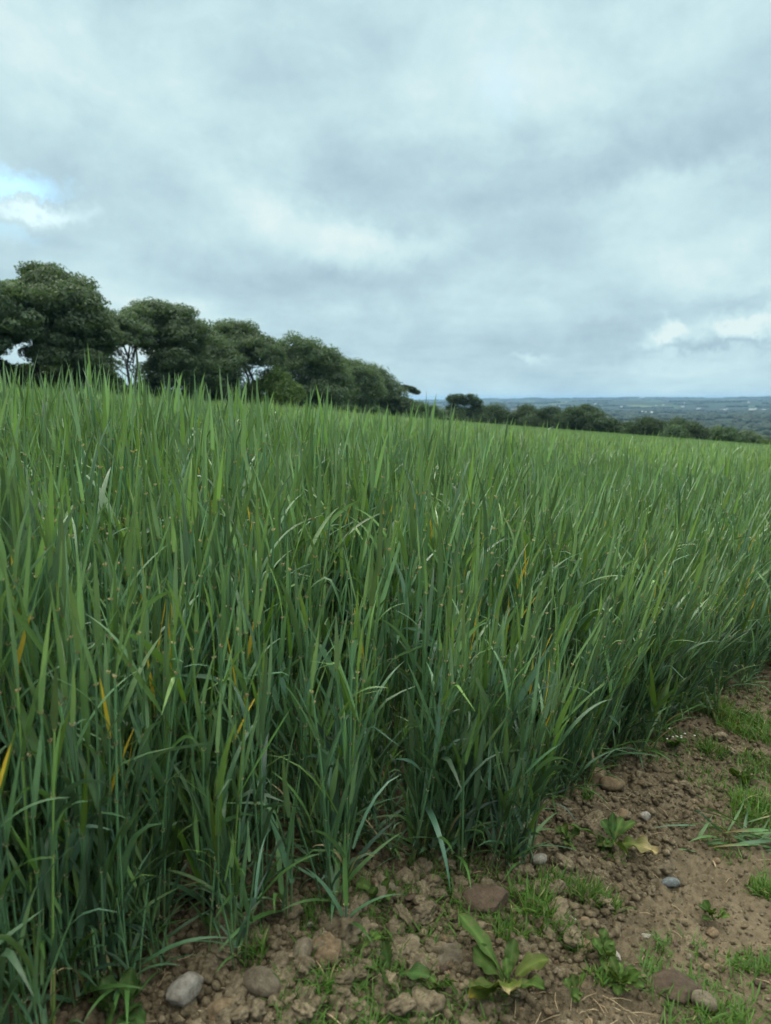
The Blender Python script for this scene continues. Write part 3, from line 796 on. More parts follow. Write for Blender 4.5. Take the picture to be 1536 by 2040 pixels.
# ------------------------------------------------------------------ weeds and grass
WG = np.array((.070, .140, .028)); WD = np.array((.050, .115, .030)); GG = np.array((.080, .178, .034))
wr = random.Random(91)
def broad_leaf(mb, phi, L, W, th0, bend, col, colt=None, petiole=.25, teeth=0, seg=16, base=(0, 0, 0), twist=0, curl=.3, wav=.10):
    phi = phi + wr.gauss(0, .2); twist = twist + wr.gauss(0, .45); bend = bend + wr.gauss(0, .3); L = L * wr.uniform(.8, 1.12); wav = wav + .10; col = np.asarray(col) * wr.uniform(.7, 1.0)
    t = np.linspace(0, 1, seg + 1); th = th0 + bend * t ** 1.3
    dirs = np.stack([np.sin(th) * math.cos(phi), np.sin(th) * math.sin(phi), np.cos(th)], -1)
    P = np.zeros((seg + 1, 3)); P[0] = base
    for i in range(seg): P[i + 1] = P[i] + dirs[i] * L / seg
    side = np.array([-math.sin(phi), math.cos(phi), 0]); up = np.cross(dirs, side[None])
    sd_ = side[None] * math.cos(twist) + up * math.sin(twist)
    q = np.clip((t - petiole) / (1 - petiole), 0, 1)
    w_ = W * .5 * np.sin(np.pi * np.clip(q, 0, 1) ** 1.25) ** .75 + .0018
    w_[-1] = .0004
    if teeth: w_ = w_ * (1 + .35 * ((np.arange(seg + 1) % 2) - .5) * (q > .02))
    us = np.array([-1, -.5, 0, .5, 1.]); rows = []
    for u in us:
        rows.append(P + sd_ * (w_ * u)[:, None] + up * (-(u * u) * -curl * w_ + wav * np.sin(t * 19 + u * 2) * W * abs(u) * .5)[:, None])
    V = np.stack(rows, 1).reshape(-1, 3)
    cc_ = np.repeat(np.asarray(col)[None], seg + 1, 0)
    if colt is not None: k = smooth(colt[1], 1, t)[:, None]; cc_ = cc_ * (1 - k) + np.asarray(colt[0])[None] * k
    cc_ = np.repeat(cc_, 5, 0).reshape(seg + 1, 5, 3); cc_[:, 2] *= 1.45; cc_[:, 2] += .01
    mb.add(V, strip_faces(seg + 1, 5), cc_.reshape(-1, 3), np.stack([np.tile((us + 1) / 2, seg + 1), np.repeat(t, 5)], -1))
def weed(name, px, py, leaves, label, cat='weed', group=None, mats=None):
    x, y = at_ground(px, py)
    e = empty(name, (x, y, max(float(GF(x + dx, y + dy)) for dx in (-.03, 0, .03) for dy in (-.03, 0, .03)) + .003)); tag(e, label, cat, group)
    for lf in leaves:
        mb = MB(); lab = lf.pop('label', None); broad_leaf(mb, **lf); o = obj('leaf', mb.build('weed_leaf', mats or M_weed), e)
        if lab: o['label'] = lab
    return e
def px_m(px, py):
    x, y = at_ground(px, py); return (y * math.cos(PITCH) + (H - float(G(x, y))) * math.sin(PITCH)) / F
D2 = lambda a: math.radians(a)
# azimuth: 0 = right, 90 = away
k = px_m(985, 1975) * 1.3
weed('broadleaf_weed', 1012, 1975, [
 dict(phi=D2(128), L=112 * k, W=28 * k, th0=.8, bend=.6, col=WG * .95, petiole=.22),
 dict(phi=D2(75), L=60 * k, W=20 * k, th0=.55, bend=.7, col=WG * .85, petiole=.25),
 dict(phi=D2(160), L=84 * k, W=34 * k, th0=1.05, bend=.6, col=WG * .8, petiole=.25),
 dict(phi=D2(20), L=70 * k, W=28 * k, th0=.9, bend=1.1, col=WG * np.array([1.5, 1.1, 1]), petiole=.2),
 dict(phi=D2(-40), L=86 * k, W=32 * k, th0=.9, bend=1.0, col=WG * .9, petiole=.2),
 dict(phi=D2(-88), L=64 * k, W=34 * k, th0=.7, bend=1.3, col=WG * np.array([1.6, 1.15, 1]), petiole=.2, colt=(DEAD, .7)),
 dict(phi=D2(-135), L=88 * k, W=38 * k, th0=1.0, bend=.7, col=WG * np.array([1.2, 1, 1]), petiole=.25),
 dict(phi=D2(195), L=72 * k, W=26 * k, th0=1.15, bend=.5, col=WG * np.array([1.3, 1.05, .9]), petiole=.3, colt=(YEL * .5, .8)),
 dict(phi=D2(100), L=40 * k, W=14 * k, th0=.3, bend=.5, col=WG * 1.2, petiole=.25)],
 'large bright green broad-leaved weed at the bottom edge near the middle', mats=M_weed)
k = px_m(1215, 1692)
weed('broadleaf_weed', 1222, 1690, [
 dict(phi=D2(165), L=104 * k, W=20 * k, th0=1.05, bend=.4, col=WG * .9, petiole=.2, colt=(WG * 1.3, .5)),
 dict(phi=D2(130), L=54 * k, W=18 * k, th0=.5, bend=.6, col=WD * 1.2, petiole=.25),
 dict(phi=D2(98), L=58 * k, W=17 * k, th0=.4, bend=.6, col=WD * 1.3, petiole=.25),
 dict(phi=D2(60), L=56 * k, W=17 * k, th0=.5, bend=.8, col=WG, petiole=.2),
 dict(phi=D2(20), L=78 * k, W=16 * k, th0=.95, bend=.5, col=WG * .9, petiole=.2),
 dict(phi=D2(205), L=52 * k, W=19 * k, th0=1.0, bend=.6, col=WG * .85, petiole=.2),
 dict(phi=D2(240), L=42 * k, W=16 * k, th0=1.1, bend=.5, col=WG * .8, petiole=.2),
 dict(phi=D2(-28), L=98 * k, W=32 * k, th0=1.2, bend=.45, col=WG * np.array([1.3, 1.0, 1]), colt=(DEAD, .35), petiole=.1, wav=.3, label='browning torn outer leaf'),
 dict(phi=D2(-60), L=60 * k, W=22 * k, th0=1.15, bend=.4, col=WG, petiole=.2)],
 'green rosette weed with a browning outer leaf, on the bare strip at mid right')
grass_later = [(1222, 1700), (990, 1990), (1205, 1950)]
k = px_m(775, 1945)
weed('jagged_leaf_weed', 777, 1945, [
 dict(phi=D2(95), L=78 * k, W=30 * k, th0=1.0, bend=.4, col=WD, teeth=1, petiole=.15),
 dict(phi=D2(-120), L=80 * k, W=46 * k, th0=1.05, bend=.35, col=WG * .85, teeth=1, petiole=.12),
 dict(phi=D2(165), L=74 * k, W=18 * k, th0=1.0, bend=.5, col=WG, petiole=.3),
 dict(phi=D2(-12), L=104 * k, W=34 * k, th0=1.0, bend=.35, col=WD * 1.1, petiole=.35),
 dict(phi=D2(40), L=40 * k, W=14 * k, th0=.9, bend=.5, col=WG, teeth=1)],
 'low weed with jagged toothed leaves lying flat on the soil')
k = px_m(735, 1880)
weed('seedling', 733, 1882, [dict(phi=D2(a), L=28 * k, W=12 * k, th0=.9, bend=.4, col=WG * 1.2, petiole=.5) for a in (10, 80, 170, -100)], 'small seedling with four rounded leaves above the jagged-leaved weed', 'seedling')
k = px_m(1210, 1960)
rg = random.Random(8)
for (px, py, n, s_, lab) in [(1205, 1925, 7, 44, 'clump of oval-leaved weed beyond the big lower right stone'), (1232, 1975, 9, 44, 'leafy oval-leaved weed clump left of the big flat stone'),
                             (1150, 1990, 3, 46, 'small blue-green weed right of the large bright green weed'), (752, 1800, 5, 50, 'young weed with narrow bright leaves beside the grey wedge stone'),
                             (1480, 1560, 7, 34, 'leafy weed among the grass at the right edge of the strip'), (1420, 1840, 5, 36, 'thin weed with small leaves on the bare track'),
                             (870, 1970, 4, 40, 'little sprout left of the large bright green weed'), (240, 2040, 6, 90, 'broad dark green weed at the foot of the crop, bottom left'),
                             (1345, 1500, 6, 30, 'small-leaved weed bearing tiny white flowers on the strip'), (1130, 1690, 5, 40, 'small weed on the clods left of the green rosette'),
                             (650, 1690, 5, 44, 'small weed hidden between the barley stems'), (60, 1985, 5, 70, 'dark broad weed in the shade under the crop corner')]:
    kk = px_m(px, py); x, y = at_ground(px, py)
    e = weed('seedling' if n < 5 else 'leafy_weed', px, py, [dict(phi=rg.uniform(0, 6.28), L=s_ * kk * rg.uniform(.6, 1.1), W=s_ * kk * .38, th0=rg.uniform(.3, 1.1), bend=rg.uniform(.2, .8),
        col=(WG if 'dark' not in lab else WD) * rg.uniform(.85, 1.25), petiole=.35, base=(rg.gauss(0, s_ * kk * .15), rg.gauss(0, s_ * kk * .15), 0)) for _ in range(n * 2)], lab, 'weed')
    if 'flowers' in lab:
        for _ in range(9):
            mb = MB(); c0 = np.array([rg.gauss(0, .02), rg.gauss(0, .02), rg.uniform(.02, .045)])
            V, Fc = I1; bmx = mesh('flower', V * .0035 * np.array([1, 1, .5]) + c0, Fc, M_flower); obj('flower', bmx, e)

def grass_tuft(name, px, py, n, L, spread, label, col=GG, group=None, w_=.0016, droop=(.2, 1.2), cat='grass tuft', long_=False, base_r=None, at=None):
    n = int(n * 1.7); x, y = at_ground(px, py) if at is None else at; mb = MB(); rg = random.Random(int(px * 7 + py + n))
    for _ in range(n):
        a = rg.uniform(0, 6.28); b0 = (base_r or spread * .5) * math.sqrt(rg.random()); q = rg.uniform(0, 6.28)
        p0 = np.array([b0 * math.cos(q), b0 * math.sin(q), 0]); p0[2] = float(GF(x + p0[0], y + p0[1])) - float(GF(x, y)) - .003
        leaf_mb(mb, p0, a, L * rg.uniform(.45, 1.1), w_ * 2 * rg.uniform(.7, 1.3), rg.uniform(.1, .75), rg.uniform(*droop), rg.uniform(-1, 1), col * rg.uniform(.75, 1.3) * np.array([rg.uniform(.85, 1.25), 1, 1]),
                (DEAD, .55) if rg.random() < .08 else None, seg=6, across=2, base=False)
    o = obj(name, mb.build('grass', M_grass), None, (x, y, float(GF(x, y)))); return tag(o, label, cat, group)
grass_tuft('grass_tuft', 1165, 1790, 150, .060, .07, 'dense bright green grass tuft beside the dark brown stone and rosette weed')
grass_tuft('grass_tuft', 1060, 1810, 120, .058, .09, 'loose grass tuft touching the big dark brown stone')
grass_tuft('grass_tuft', 1015, 1870, 90, .050, .07, 'grass tuft behind the large bright green weed')
grass_tuft('grass_tuft', 1105, 1765, 90, .050, .07, 'grass tuft between the small bright white stone and the dense tuft')
grass_tuft('grass_tuft', 1095, 1850, 90, .045, .07, 'grass tuft in the middle of the green patch behind the large bright green weed')
grass_tuft('grass_tuft', 1215, 1805, 70, .045, .05, 'grass tuft at the right end of the green patch near the track')
grass_tuft('grass_tuft', 1150, 1885, 60, .040, .05, 'small grass tuft above the oval-leaved clumps')
grass_tuft('grass_tuft', 500, 1905, 60, .055, .05, 'thin grass tuft at the foot of the crop by the pebbles')
grass_tuft('grass_tuft', 655, 1985, 24, .055, .03, 'small sparse grass tuft below the oval grey pebble')
grass_tuft('grass_tuft', 1490, 1455, 420, .062, .20, 'wide green grass patch at the right edge beside the crop margin')
grass_tuft('grass_tuft', 1420, 1500, 120, .045, .09, 'short grass patch near the small white flowers')
grass_tuft('grass_tuft', 1410, 1412, 160, .07, .14, 'grass tuft close to the crop at the far end of the strip')
grass_tuft('grass_tuft', 1525, 1530, 160, .05, .14, 'bright grass patch with leaves at the right edge of frame')
grass_tuft('grass_tuft', 1500, 1620, 130, .075, .12, 'tall grass tuft above the flattened barley on the right')
grass_tuft('grass_tuft', 1520, 1780, 90, .045, .06, 'dark grass tuft at the right edge below the flattened barley')
grass_tuft('grass_tuft', 1500, 1925, 90, .035, .09, 'faint short grass at the right edge near the bottom')
grass_tuft('grass_tuft', 1440, 2030, 110, .045, .10, 'grass tuft in the bottom right corner beside the pebble')
grass_tuft('grass_tuft', 1300, 1445, 60, .05, .08, 'thin grass where clods meet the barley on the right')
grass_tuft('grass_tuft', 1170, 1590, 20, .05, .04, 'few grass blades among clods below the crop')
for i_, (gx_, gy_) in enumerate(grass_later):
    grass_tuft('grass_tuft', gx_, gy_, 70, .038, .06, ['thin grass growing up through the green rosette weed', 'thin grass around the large bright green weed', 'thin grass between the oval-leaved clumps'][i_])
# scattered fine grass and seedlings over the margin: uncountable
mb = MB(); rg = random.Random(77); k = 0
while k < 3000:
    r = math.exp(rg.uniform(math.log(.8), math.log(7))); az = math.radians(rg.uniform(-10, 34)); x, y = r * math.sin(az), r * math.cos(az)
    d = y - float(edge_y(x))
    if d < -.5 and r < 2 and rg.random() < .6: continue
    if d > .05 or float(fbm(x * 3.1 + 9, y * 3.1 + 2, 3)) < .00 - .08 * (r > 2.0): continue
    z = float(GF(x, y))
    for _ in range(3):
        leaf_mb(mb, (x + rg.gauss(0, .004), y + rg.gauss(0, .004), z - .002), rg.uniform(0, 6.28), rg.uniform(.012, .045), rg.uniform(.0018, .0036), rg.uniform(.2, 1.1), rg.uniform(.2, 1), 0, GG * rg.uniform(.7, 1.3), seg=3, across=2, base=False)
    k += 1
tag(obj('short_grass', mb.build('short_grass', M_grass)), 'sparse short green grass sprouting over the bare strip', 'grass', kind='stuff')
# dry straw bits
mb = MB(); k = 0
while k < 700:
    r = math.exp(rg.uniform(math.log(.8), math.log(5))); az = math.radians(rg.uniform(-25, 33)); x, y = r * math.sin(az), r * math.cos(az)
    d = y - float(edge_y(x))
    if d > .3 or (float(fbm(x * 4 + 1, y * 4 + 8, 2)) < .08 and rg.random() < .85): continue
    a = rg.uniform(0, 6.28); L = rg.uniform(.008, .045); z = float(GF(x, y)) + .002; c, s = math.cos(a), math.sin(a)
    x2, y2 = x + c * L, y + s * L; zm = max(z, float(GF(x2, y2)) + .002)
    V, f = tube([(x, y, z), ((x + x2) / 2 + rg.gauss(0, .002), (y + y2) / 2, (z + zm) / 2 + .003), (x2, y2, zm)], [.0006, .0009, .0005], 4)
    mb.add(V, f, (1, 1, 1)); k += 1
tag(obj('straw_litter', mb.build('straw_litter', M_straw)), 'thin bits of dry straw littering the bare strip', 'straw', kind='stuff')

# single long leaves that stand out
def odd_plant(name, px, py, leaves, label, cat='barley plant', stems=()):
    x, y = at_ground(px, py); e = empty(name, (x, y, float(GF(x, y)))); tag(e, label, cat)
    for s_ in stems:
        mb = MB(); zs = np.linspace(-.01, s_[0], 7); P = np.stack([s_[1] * (zs / s_[0]) ** 1.4, s_[2] * (zs / s_[0]) ** 1.4, zs], -1)
        V, f = tube(P, np.linspace(.0026, .0020, 7), 6); mb.add(V, f, BLUEG * 1.15); obj('stem', mb.build('stem', M_bar), e)
    for lf in leaves:
        mb = MB(); leaf_mb(mb, **lf); obj('leaf', mb.build('leaf', M_bar), e)
    return e
odd_plant('barley_plant', 838, 1700, [dict(p0=(0, 0, .12), phi=D2(-75), L=.22, W=.016, th0=.4, bend=2.55, twist=.5, col=BLUEG * 1.3, seg=16, power=.5),
   dict(p0=(0, 0, .10), phi=D2(120), L=.25, W=.012, th0=.1, bend=.2, twist=.4, col=GLAUC)],
   'barley plant at the front edge whose broad leaf hangs down over the soil', stems=[(.26, .01, .0)])
odd_plant('barley_plant', 1130, 1535, [dict(p0=(0, 0, .035), phi=D2(-15), L=.26, W=.015, th0=1.0, bend=.95, twist=.5, col=GLAUC * 1.3, seg=14, power=.8),
   dict(p0=(0, 0, .05), phi=D2(15), L=.20, W=.013, th0=.9, bend=.7, twist=-.5, col=BLUEG * 1.2, seg=12), dict(p0=(0, 0, .02), phi=D2(-60), L=.17, W=.011, th0=1.1, bend=.7, twist=.3, col=GREEN)],
   'sprawling barley plant with leaves spilling out onto the clods, mid right', stems=[(.30, .10, .02), (.26, .06, .0)])
odd_plant('barley_plant', 20, 1985, [dict(p0=(0, 0, .06), phi=D2(15), L=.17, W=.016, th0=.9, bend=.55, twist=.2, col=GLAUC * 1.1, colt=(CREAM, .70), seg=14)],
   'barley plant in the lower left corner with a leaf drying pale at its tip', stems=[(.3, .01, .0)])
odd_plant('barley_plant', 690, 1865, [dict(p0=(0, 0, .03), phi=D2(5), L=.12, W=.010, th0=.8, bend=1.0, twist=.2, col=GLAUC, seg=12), dict(p0=(0, 0, .02), phi=D2(-60), L=.11, W=.011, th0=.8, bend=1.1, twist=.2, col=GREEN * .9, seg=12), dict(p0=(0, 0, .02), phi=D2(160), L=.13, W=.010, th0=.4, bend=.6, twist=.8, col=GLAUC, seg=12), dict(p0=(0, 0, .06), phi=D2(100), L=.14, W=.010, th0=.2, bend=.3, twist=.4, col=GREEN, seg=12)],
   'small barley plant arching its leaves over the clods in the centre', stems=[(.06, 0, 0)])
# flattened barley lying on the track at the right
x, y = at_ground(1470, 1680); e = empty('flattened_barley', (x, y, float(GF(x, y)))); tag(e, 'flattened sheaf of green barley leaves lying across the track at right', 'barley plant')
for i in range(60):
    a = rg.choice([0, 0, math.pi]) + rg.gauss(0, .5); mb = MB(); ox, oy = rg.gauss(0.06, .08), rg.gauss(0, .028)
    leaf_mb(mb, (ox, oy, float(GF(x + ox, y + oy)) - float(GF(x, y)) + rg.uniform(.002, .022)), a, rg.uniform(.06, .19), rg.uniform(.004, .010), rg.uniform(.9, 1.45), rg.uniform(.1, .7), rg.uniform(-2.5, 2.5),
            (GREEN if rg.random() < .6 else GLAUC) * rg.uniform(.7, 1.15), (DEAD, rg.uniform(.3, .8)) if rg.random() < .3 else None, seg=10, base=False, kink=(rg.uniform(.25, .7), rg.uniform(-.9, .9)) if rg.random() < .5 else None)
    obj('leaf', mb.build('leaf', M_bar), e)
for px, py, L, a, lab in [(1425, 1735, .022, 80, 'short white dry stalk standing on the track by the flattened barley'), (1010, 1740, .03, 10, 'dry pale straw stalk lying among clods'),
                          (640, 2015, .045, -40, 'pale dry stalk on the soil at the bottom'), (700, 1960, .04, 125, 'dry pale stalk beside the jagged-leaved weed')]:
    x, y = at_ground(px, py); mb = MB(); c, s = math.cos(D2(a)), math.sin(D2(a))
    V, f = tube([(0, 0, .002), (c * L * .5, s * L * .5, .006), (c * L, s * L, .004)], [.0016, .0018, .0012], 6); mb.add(V, f, (1, 1, 1))
    tag(obj('dry_stalk', mb.build('dry_stalk', M_straw), None, (x, y, float(GF(x, y)))), lab, 'dry stalk')
print('weeds', time.time() - T0)

# ------------------------------------------------------------------ trees
def world_at(px, py, d):
    v = ray(px, py); t = d / v.y; return Vector((v.x * t, d, H + v.z * t))
def leaf_cloud(lobes, n, size, seed, flat=.8, sub=16, subr=.42):
    n = int(n * 3.9)
    """lobes: (x,y,z,r) local. leaf clumps sit on smaller puffs over each lobe"""
    rg = np.random.RandomState(seed); tot = sum(l[3] ** 2 for l in lobes); Cn, Nn, Sz = [], [], []
    for (x, y, z, r) in lobes:
        k = max(40, int(n * r * r / tot)); ns = max(6, int(sub * (1 + r / 6)))
        dirs = rg.normal(size=(ns, 3)); dirs /= np.linalg.norm(dirs, axis=1)[:, None]
        dirs[:, 2] = np.where(dirs[:, 2] < -.55, -dirs[:, 2], dirs[:, 2])
        cen = np.array([x, y, z]) + dirs * r * rg.uniform(.55, .86, (ns, 1)) * np.array([1, 1, flat]); rad = r * subr * rg.uniform(.6, 1.25, ns)
        w = rad ** 2; pick = rg.choice(ns, k, p=w / w.sum())
        d = rg.normal(size=(k, 3)); d /= np.linalg.norm(d, axis=1)[:, None]
        rr2 = rg.uniform(.2, 1.08, k) ** .5
        p = cen[pick] + d * (rad[pick] * rr2)[:, None] * np.array([1, 1, .62])
        Cn.append(p); nn = d * np.array([1, 1, 1.3]) + rg.normal(size=(k, 3)) * .38; Nn.append(nn)
    P = np.concatenate(Cn); Nn = np.concatenate(Nn); Nn /= np.linalg.norm(Nn, axis=1)[:, None]; k = len(P)
    ref = rg.normal(size=(k, 3)); A = np.cross(Nn, ref); A /= np.linalg.norm(A, axis=1)[:, None]; Bq = np.cross(Nn, A)
    s1 = size * .68 * rg.uniform(.6, 1.35, k)[:, None]; s2 = s1 * rg.uniform(.45, .8, k)[:, None]
    V = np.stack([P - A * s1, P - Bq * s2 + Nn * s1 * .2, P + A * s1, P + Bq * s2 - Nn * s1 * .15], 1).reshape(-1, 3)
    Fc = np.arange(k * 4).reshape(-1, 4); col = np.repeat(rg.uniform(.84, 1.16, (k, 1)) * np.array([[1, 1, 1]]), 4, 0)
    return V, Fc, col
def tree(name, label, cat, px, base_py, d, lobes_px, m_, n=9000, size=.30, seed=1, group=None, trunk_r=.35, trunks=1, limbs=6, flat=.85, depth=.6, tpx=None, fat=1.36):
    bw = world_at(px, base_py, d); gx, gy = bw.x, bw.y; gz = float(G(gx, gy))
    e = empty(name, (gx, gy, gz)); tag(e, label, cat, group); rg = random.Random(seed)
    L = []
    for i, (lx, ly, lr) in enumerate(lobes_px):
        lr = lr * fat; ly = ly + lr * (fat - 1) * .45
        r = lr * d / F; q = world_at(lx, ly, d)
        L.append((q.x - gx, rg.uniform(-depth, depth) * r, q.z - gz, r))
        if lr > 24: L.append((q.x - gx + rg.uniform(-.3, .3) * r, -.75 * r * rg.choice([-1, 1]), q.z - gz - .15 * r, r * .8))
    V, Fc, col = leaf_cloud(L, n, size, seed, flat)
    obj('crown', mesh('crown', V, Fc, m_, col, smoothf=False), e)
    mb = MB()
    for t in range(trunks):
        ox = 0 if trunks == 1 else rg.uniform(-1, 1) * 1.6; oy = 0 if trunks == 1 else rg.uniform(-1, 1)
        top = max(l[2] for l in L); tl = sorted(L, key=lambda l: l[2])[len(L) // 2]
        zt = tl[2]; P = [(ox, oy, -.5), (ox * 1.1, oy, zt * .25), (ox * 1.2 + rg.gauss(0, .3), oy, zt * .55), (ox * 1.2 + tl[0] * .3, oy + rg.gauss(0, .5), zt * .9)]
        V, f = tube(P, [trunk_r * 1.25, trunk_r, trunk_r * .8, trunk_r * .5], 8); mb.add(V, f, (1, 1, 1))
        for _ in range(limbs):
            l = rg.choice(L); z0 = zt * rg.uniform(.35, .8); s0 = np.array([ox * 1.1, oy, z0]); s1 = np.array([l[0], l[1], l[2]]); mid = s0 * .5 + s1 * .5 + np.array([0, 0, -.08 * abs(l[0])])
            V, f = tube([s0, mid, s1], [trunk_r * .42, trunk_r * .28, trunk_r * .10], 6); mb.add(V, f, (1, 1, 1))
    obj('trunk', mb.build('trunk', M_bark), e)
    return e
RG = 'mature trees in the row along the left side of the field'
tree('beech_tree', 'huge domed beech tree cut off by the left edge of the photo', 'tree', -20, 790, 92, [(-50, 600, 60), (-10, 600, 48), (20, 640, 46), (-30, 660, 55), (-80, 640, 60), (25, 590, 26)], M_beech, 15000, .30, 1, RG)
tree('beech_tree', 'tallest domed beech tree of the row, second from the left edge', 'tree', 80, 790, 100, [(75, 562, 46), (40, 585, 26), (118, 585, 50), (150, 618, 48), (170, 652, 44), (100, 632, 46), (135, 690, 50), (175, 712, 36), (60, 640, 30), (188, 672, 28)], M_beech, 22000, .30, 2, RG, tpx=None)
tree('beech_tree', 'slender tree with open trunk in the first gap of the row', 'tree', 258, 800, 122, [(238, 648, 32), (262, 640, 28), (216, 668, 26), (276, 668, 26), (205, 690, 22)], M_beech, 6500, .30, 3, RG, trunk_r=.25, limbs=8, trunks=2)
tree('beech_tree', 'broad round-topped beech just right of the first gap', 'tree', 325, 805, 130, [(305, 634, 36), (345, 640, 38), (330, 670, 42), (372, 668, 36), (350, 710, 40), (330, 745, 36)], M_beech, 15000, .32, 4, RG)
tree('beech_tree', 'beech with a long sloping crown in the middle of the row', 'tree', 405, 808, 140, [(392, 672, 38), (420, 695, 40), (440, 722, 38), (400, 730, 44), (440, 760, 36), (395, 770, 36)], M_beech, 14000, .32, 5, RG)
tree('beech_tree', 'flat-domed beech with bare trunks showing below its crown', 'tree', 488, 812, 150, [(448, 662, 30), (480, 668, 34), (508, 688, 32), (530, 705, 26), (462, 695, 30), (545, 712, 18), (430, 690, 26)], M_beech, 9500, .32, 6, RG, trunk_r=.28, trunks=3, limbs=7)
tree('round_bush', 'light green rounded small tree in front of the row', 'tree', 545, 818, 150, [(545, 762, 32), (525, 775, 28), (568, 775, 26), (548, 795, 30)], M_light, 6500, .28, 7)
tree('beech_tree', 'rounded beech rising right of the light green small tree', 'tree', 610, 820, 175, [(588, 696, 30), (620, 706, 34), (650, 722, 32), (600, 730, 36), (640, 755, 36), (610, 780, 34), (665, 770, 34)], M_beech, 14000, .36, 8, RG)
tree('beech_tree', 'lower beech on the descending right part of the row', 'tree', 695, 828, 210, [(678, 738, 28), (705, 745, 32), (690, 780, 32), (728, 765, 30), (715, 795, 26)], M_beech, 8500, .40, 9, RG)
tree('beech_tree', 'last dense beech where the row drops to the hedge', 'tree', 755, 834, 240, [(732, 746, 24), (752, 758, 26), (772, 776, 24), (788, 792, 22), (745, 790, 28), (804, 806, 18), (768, 808, 22)], M_beech, 9000, .42, 10, RG)
tree('wind_bent_pine', 'small wind-bent pine with an arching crown at the end of the row', 'tree', 803, 838, 262, [(804, 771, 8), (815, 773, 9), (826, 780, 8), (795, 776, 5)], M_pine, 1600, .34, 11, None, trunk_r=.3, limbs=4, flat=.5)
for i, (px, py, r, lab) in enumerate([(825, 815, 20, 'dark bush directly below the wind-bent pine'), (850, 822, 20, 'dark bush between the pines and the beech row'), (872, 828, 14, 'low dark bush left of the pair of pines')]):
    tree('hedge_bush', lab, 'bush', px, 842, 285, [(px, py, r), (px + 12, py + 10, r * .8), (px - 10, py + 6, r * .8)], M_hedge, 2600, .42, 20 + i, 'bushes at the foot of the trees', trunk_r=.2, limbs=3)
tree('pine_tree', 'flat-topped pine, left one of the pair on the skyline', 'tree', 908, 845, 320, [(900, 792, 11), (913, 789, 10), (906, 801, 12), (922, 795, 10), (912, 816, 13), (898, 812, 10)], M_pine, 2000, .38, 31, None, trunk_r=.35, limbs=6, flat=.55)
tree('pine_tree', 'rounder pine, right one of the pair on the skyline', 'tree', 938, 846, 322, [(938, 791, 11), (947, 799, 11), (932, 803, 12), (950, 812, 12), (936, 820, 14)], M_pine, 1900, .38, 32, None, trunk_r=.35, limbs=5, flat=.6)
# bushes filling the foot of the row
bl = [(-20, 748, 40, 96), (45, 755, 32, 100), (105, 745, 36, 106), (160, 745, 38, 106), (205, 765, 28, 118), (240, 782, 22, 122), (270, 785, 20, 124), (300, 785, 26, 128), (345, 795, 26, 134), (400, 800, 26, 142), (450, 800, 28, 146), (500, 805, 24, 154), (580, 812, 22, 168), (640, 812, 24, 180), (690, 815, 22, 205), (740, 822, 20, 232), (785, 825, 18, 250)]
for i, (px, py, r, d) in enumerate(bl):
    tree('hedge_bush', 'dense dark bush filling the foot of the tall tree row', 'bush', px, py + r, d, [(px, py, r), (px + r * .9, py + 6, r * .75), (px - r * .9, py + 5, r * .75)], M_hedge, 3200, .30 + d / 1500, 50 + i, 'bushes at the foot of the trees', trunk_r=.12, limbs=3)
# hedge trees right of the pines
ht = [(900, 838, 18, 'dark bushy tree below the left pine'), (930, 840, 18, 'dark bushy tree below the right pine'), (958, 828, 15, 'leafy tree just right of the two pines'), (985, 832, 20, 'pale green rounded tree left of the hedgerow gap'), (1012, 842, 18, 'low rounded tree beside the hedgerow gap'),
      (1048, 828, 17, 'dark upright tree after the hedgerow gap'), (1066, 840, 17, 'squat tree behind the dark upright tree'), (1092, 834, 19, 'round-headed tree in the middle of the hedgerow'), (1120, 845, 17, 'low tree in a dip of the hedgerow'),
      (1140, 832, 17, 'tree with a broken top on the hedgerow rise'), (1165, 830, 19, 'highest broad tree on the hedgerow rise'), (1160, 848, 20, 'full tree in front of the hedgerow rise'), (1190, 845, 18, 'sloping tree right of the hedgerow rise'),
      (1222, 858, 16, 'small dark tree on the hedgerow descent'), (1252, 862, 15, 'small tree on the hedgerow descent before the far field'), (1285, 856, 20, 'rounded tree standing out on the lower hedgerow'), (1318, 862, 18, 'mid-green tree on the lower hedgerow'),
      (1352, 856, 17, 'taller round tree on the lower hedgerow'), (1345, 870, 17, 'low pale bush in front of the lower hedgerow'), (1385, 868, 20, 'wide dark tree on the lower hedgerow'), (1420, 872, 17, 'sloping bush towards the hedgerow end'),
      (1450, 874, 16, 'dense bush near the hedgerow end'), (1482, 878, 14, 'small bush near the hedgerow end'), (1505, 882, 10, 'last low bush at the right end of the hedgerow')]
for i, (px, py, r, lab) in enumerate(ht):
    r *= 1.30; py -= 4
    az = math.degrees(math.atan((px - 768) / F)); d = float(r_edge(az)) * math.cos(math.radians(az)) + 6 + (i % 3) * 6
    fy = np.interp(px, [900, 1000, 1050, 1200, 1400, 1500], [850, 855, 860, 874, 889, 895])
    rg2 = random.Random(i)
    lob = [(px, py, r), (px + r * .8, py + r * .4, r * .8), (px - r * .8, py + r * .45, r * .75), (px + rg2.uniform(-.4, .4) * r, py - r * .35, r * .6), (px, min(fy, py + r), r)]
    tree('hedgerow_tree', lab, 'tree', px, fy, d, lob, [M_hedge, M_beech, M_light, M_hedge][rg2.randrange(4)] if 'dark' not in lab and 'tree' not in lab else M_pine, 4200, .40, 80 + i, 'trees of the hedgerow below the field', trunk_r=.25, limbs=4)
print('trees', time.time() - T0)

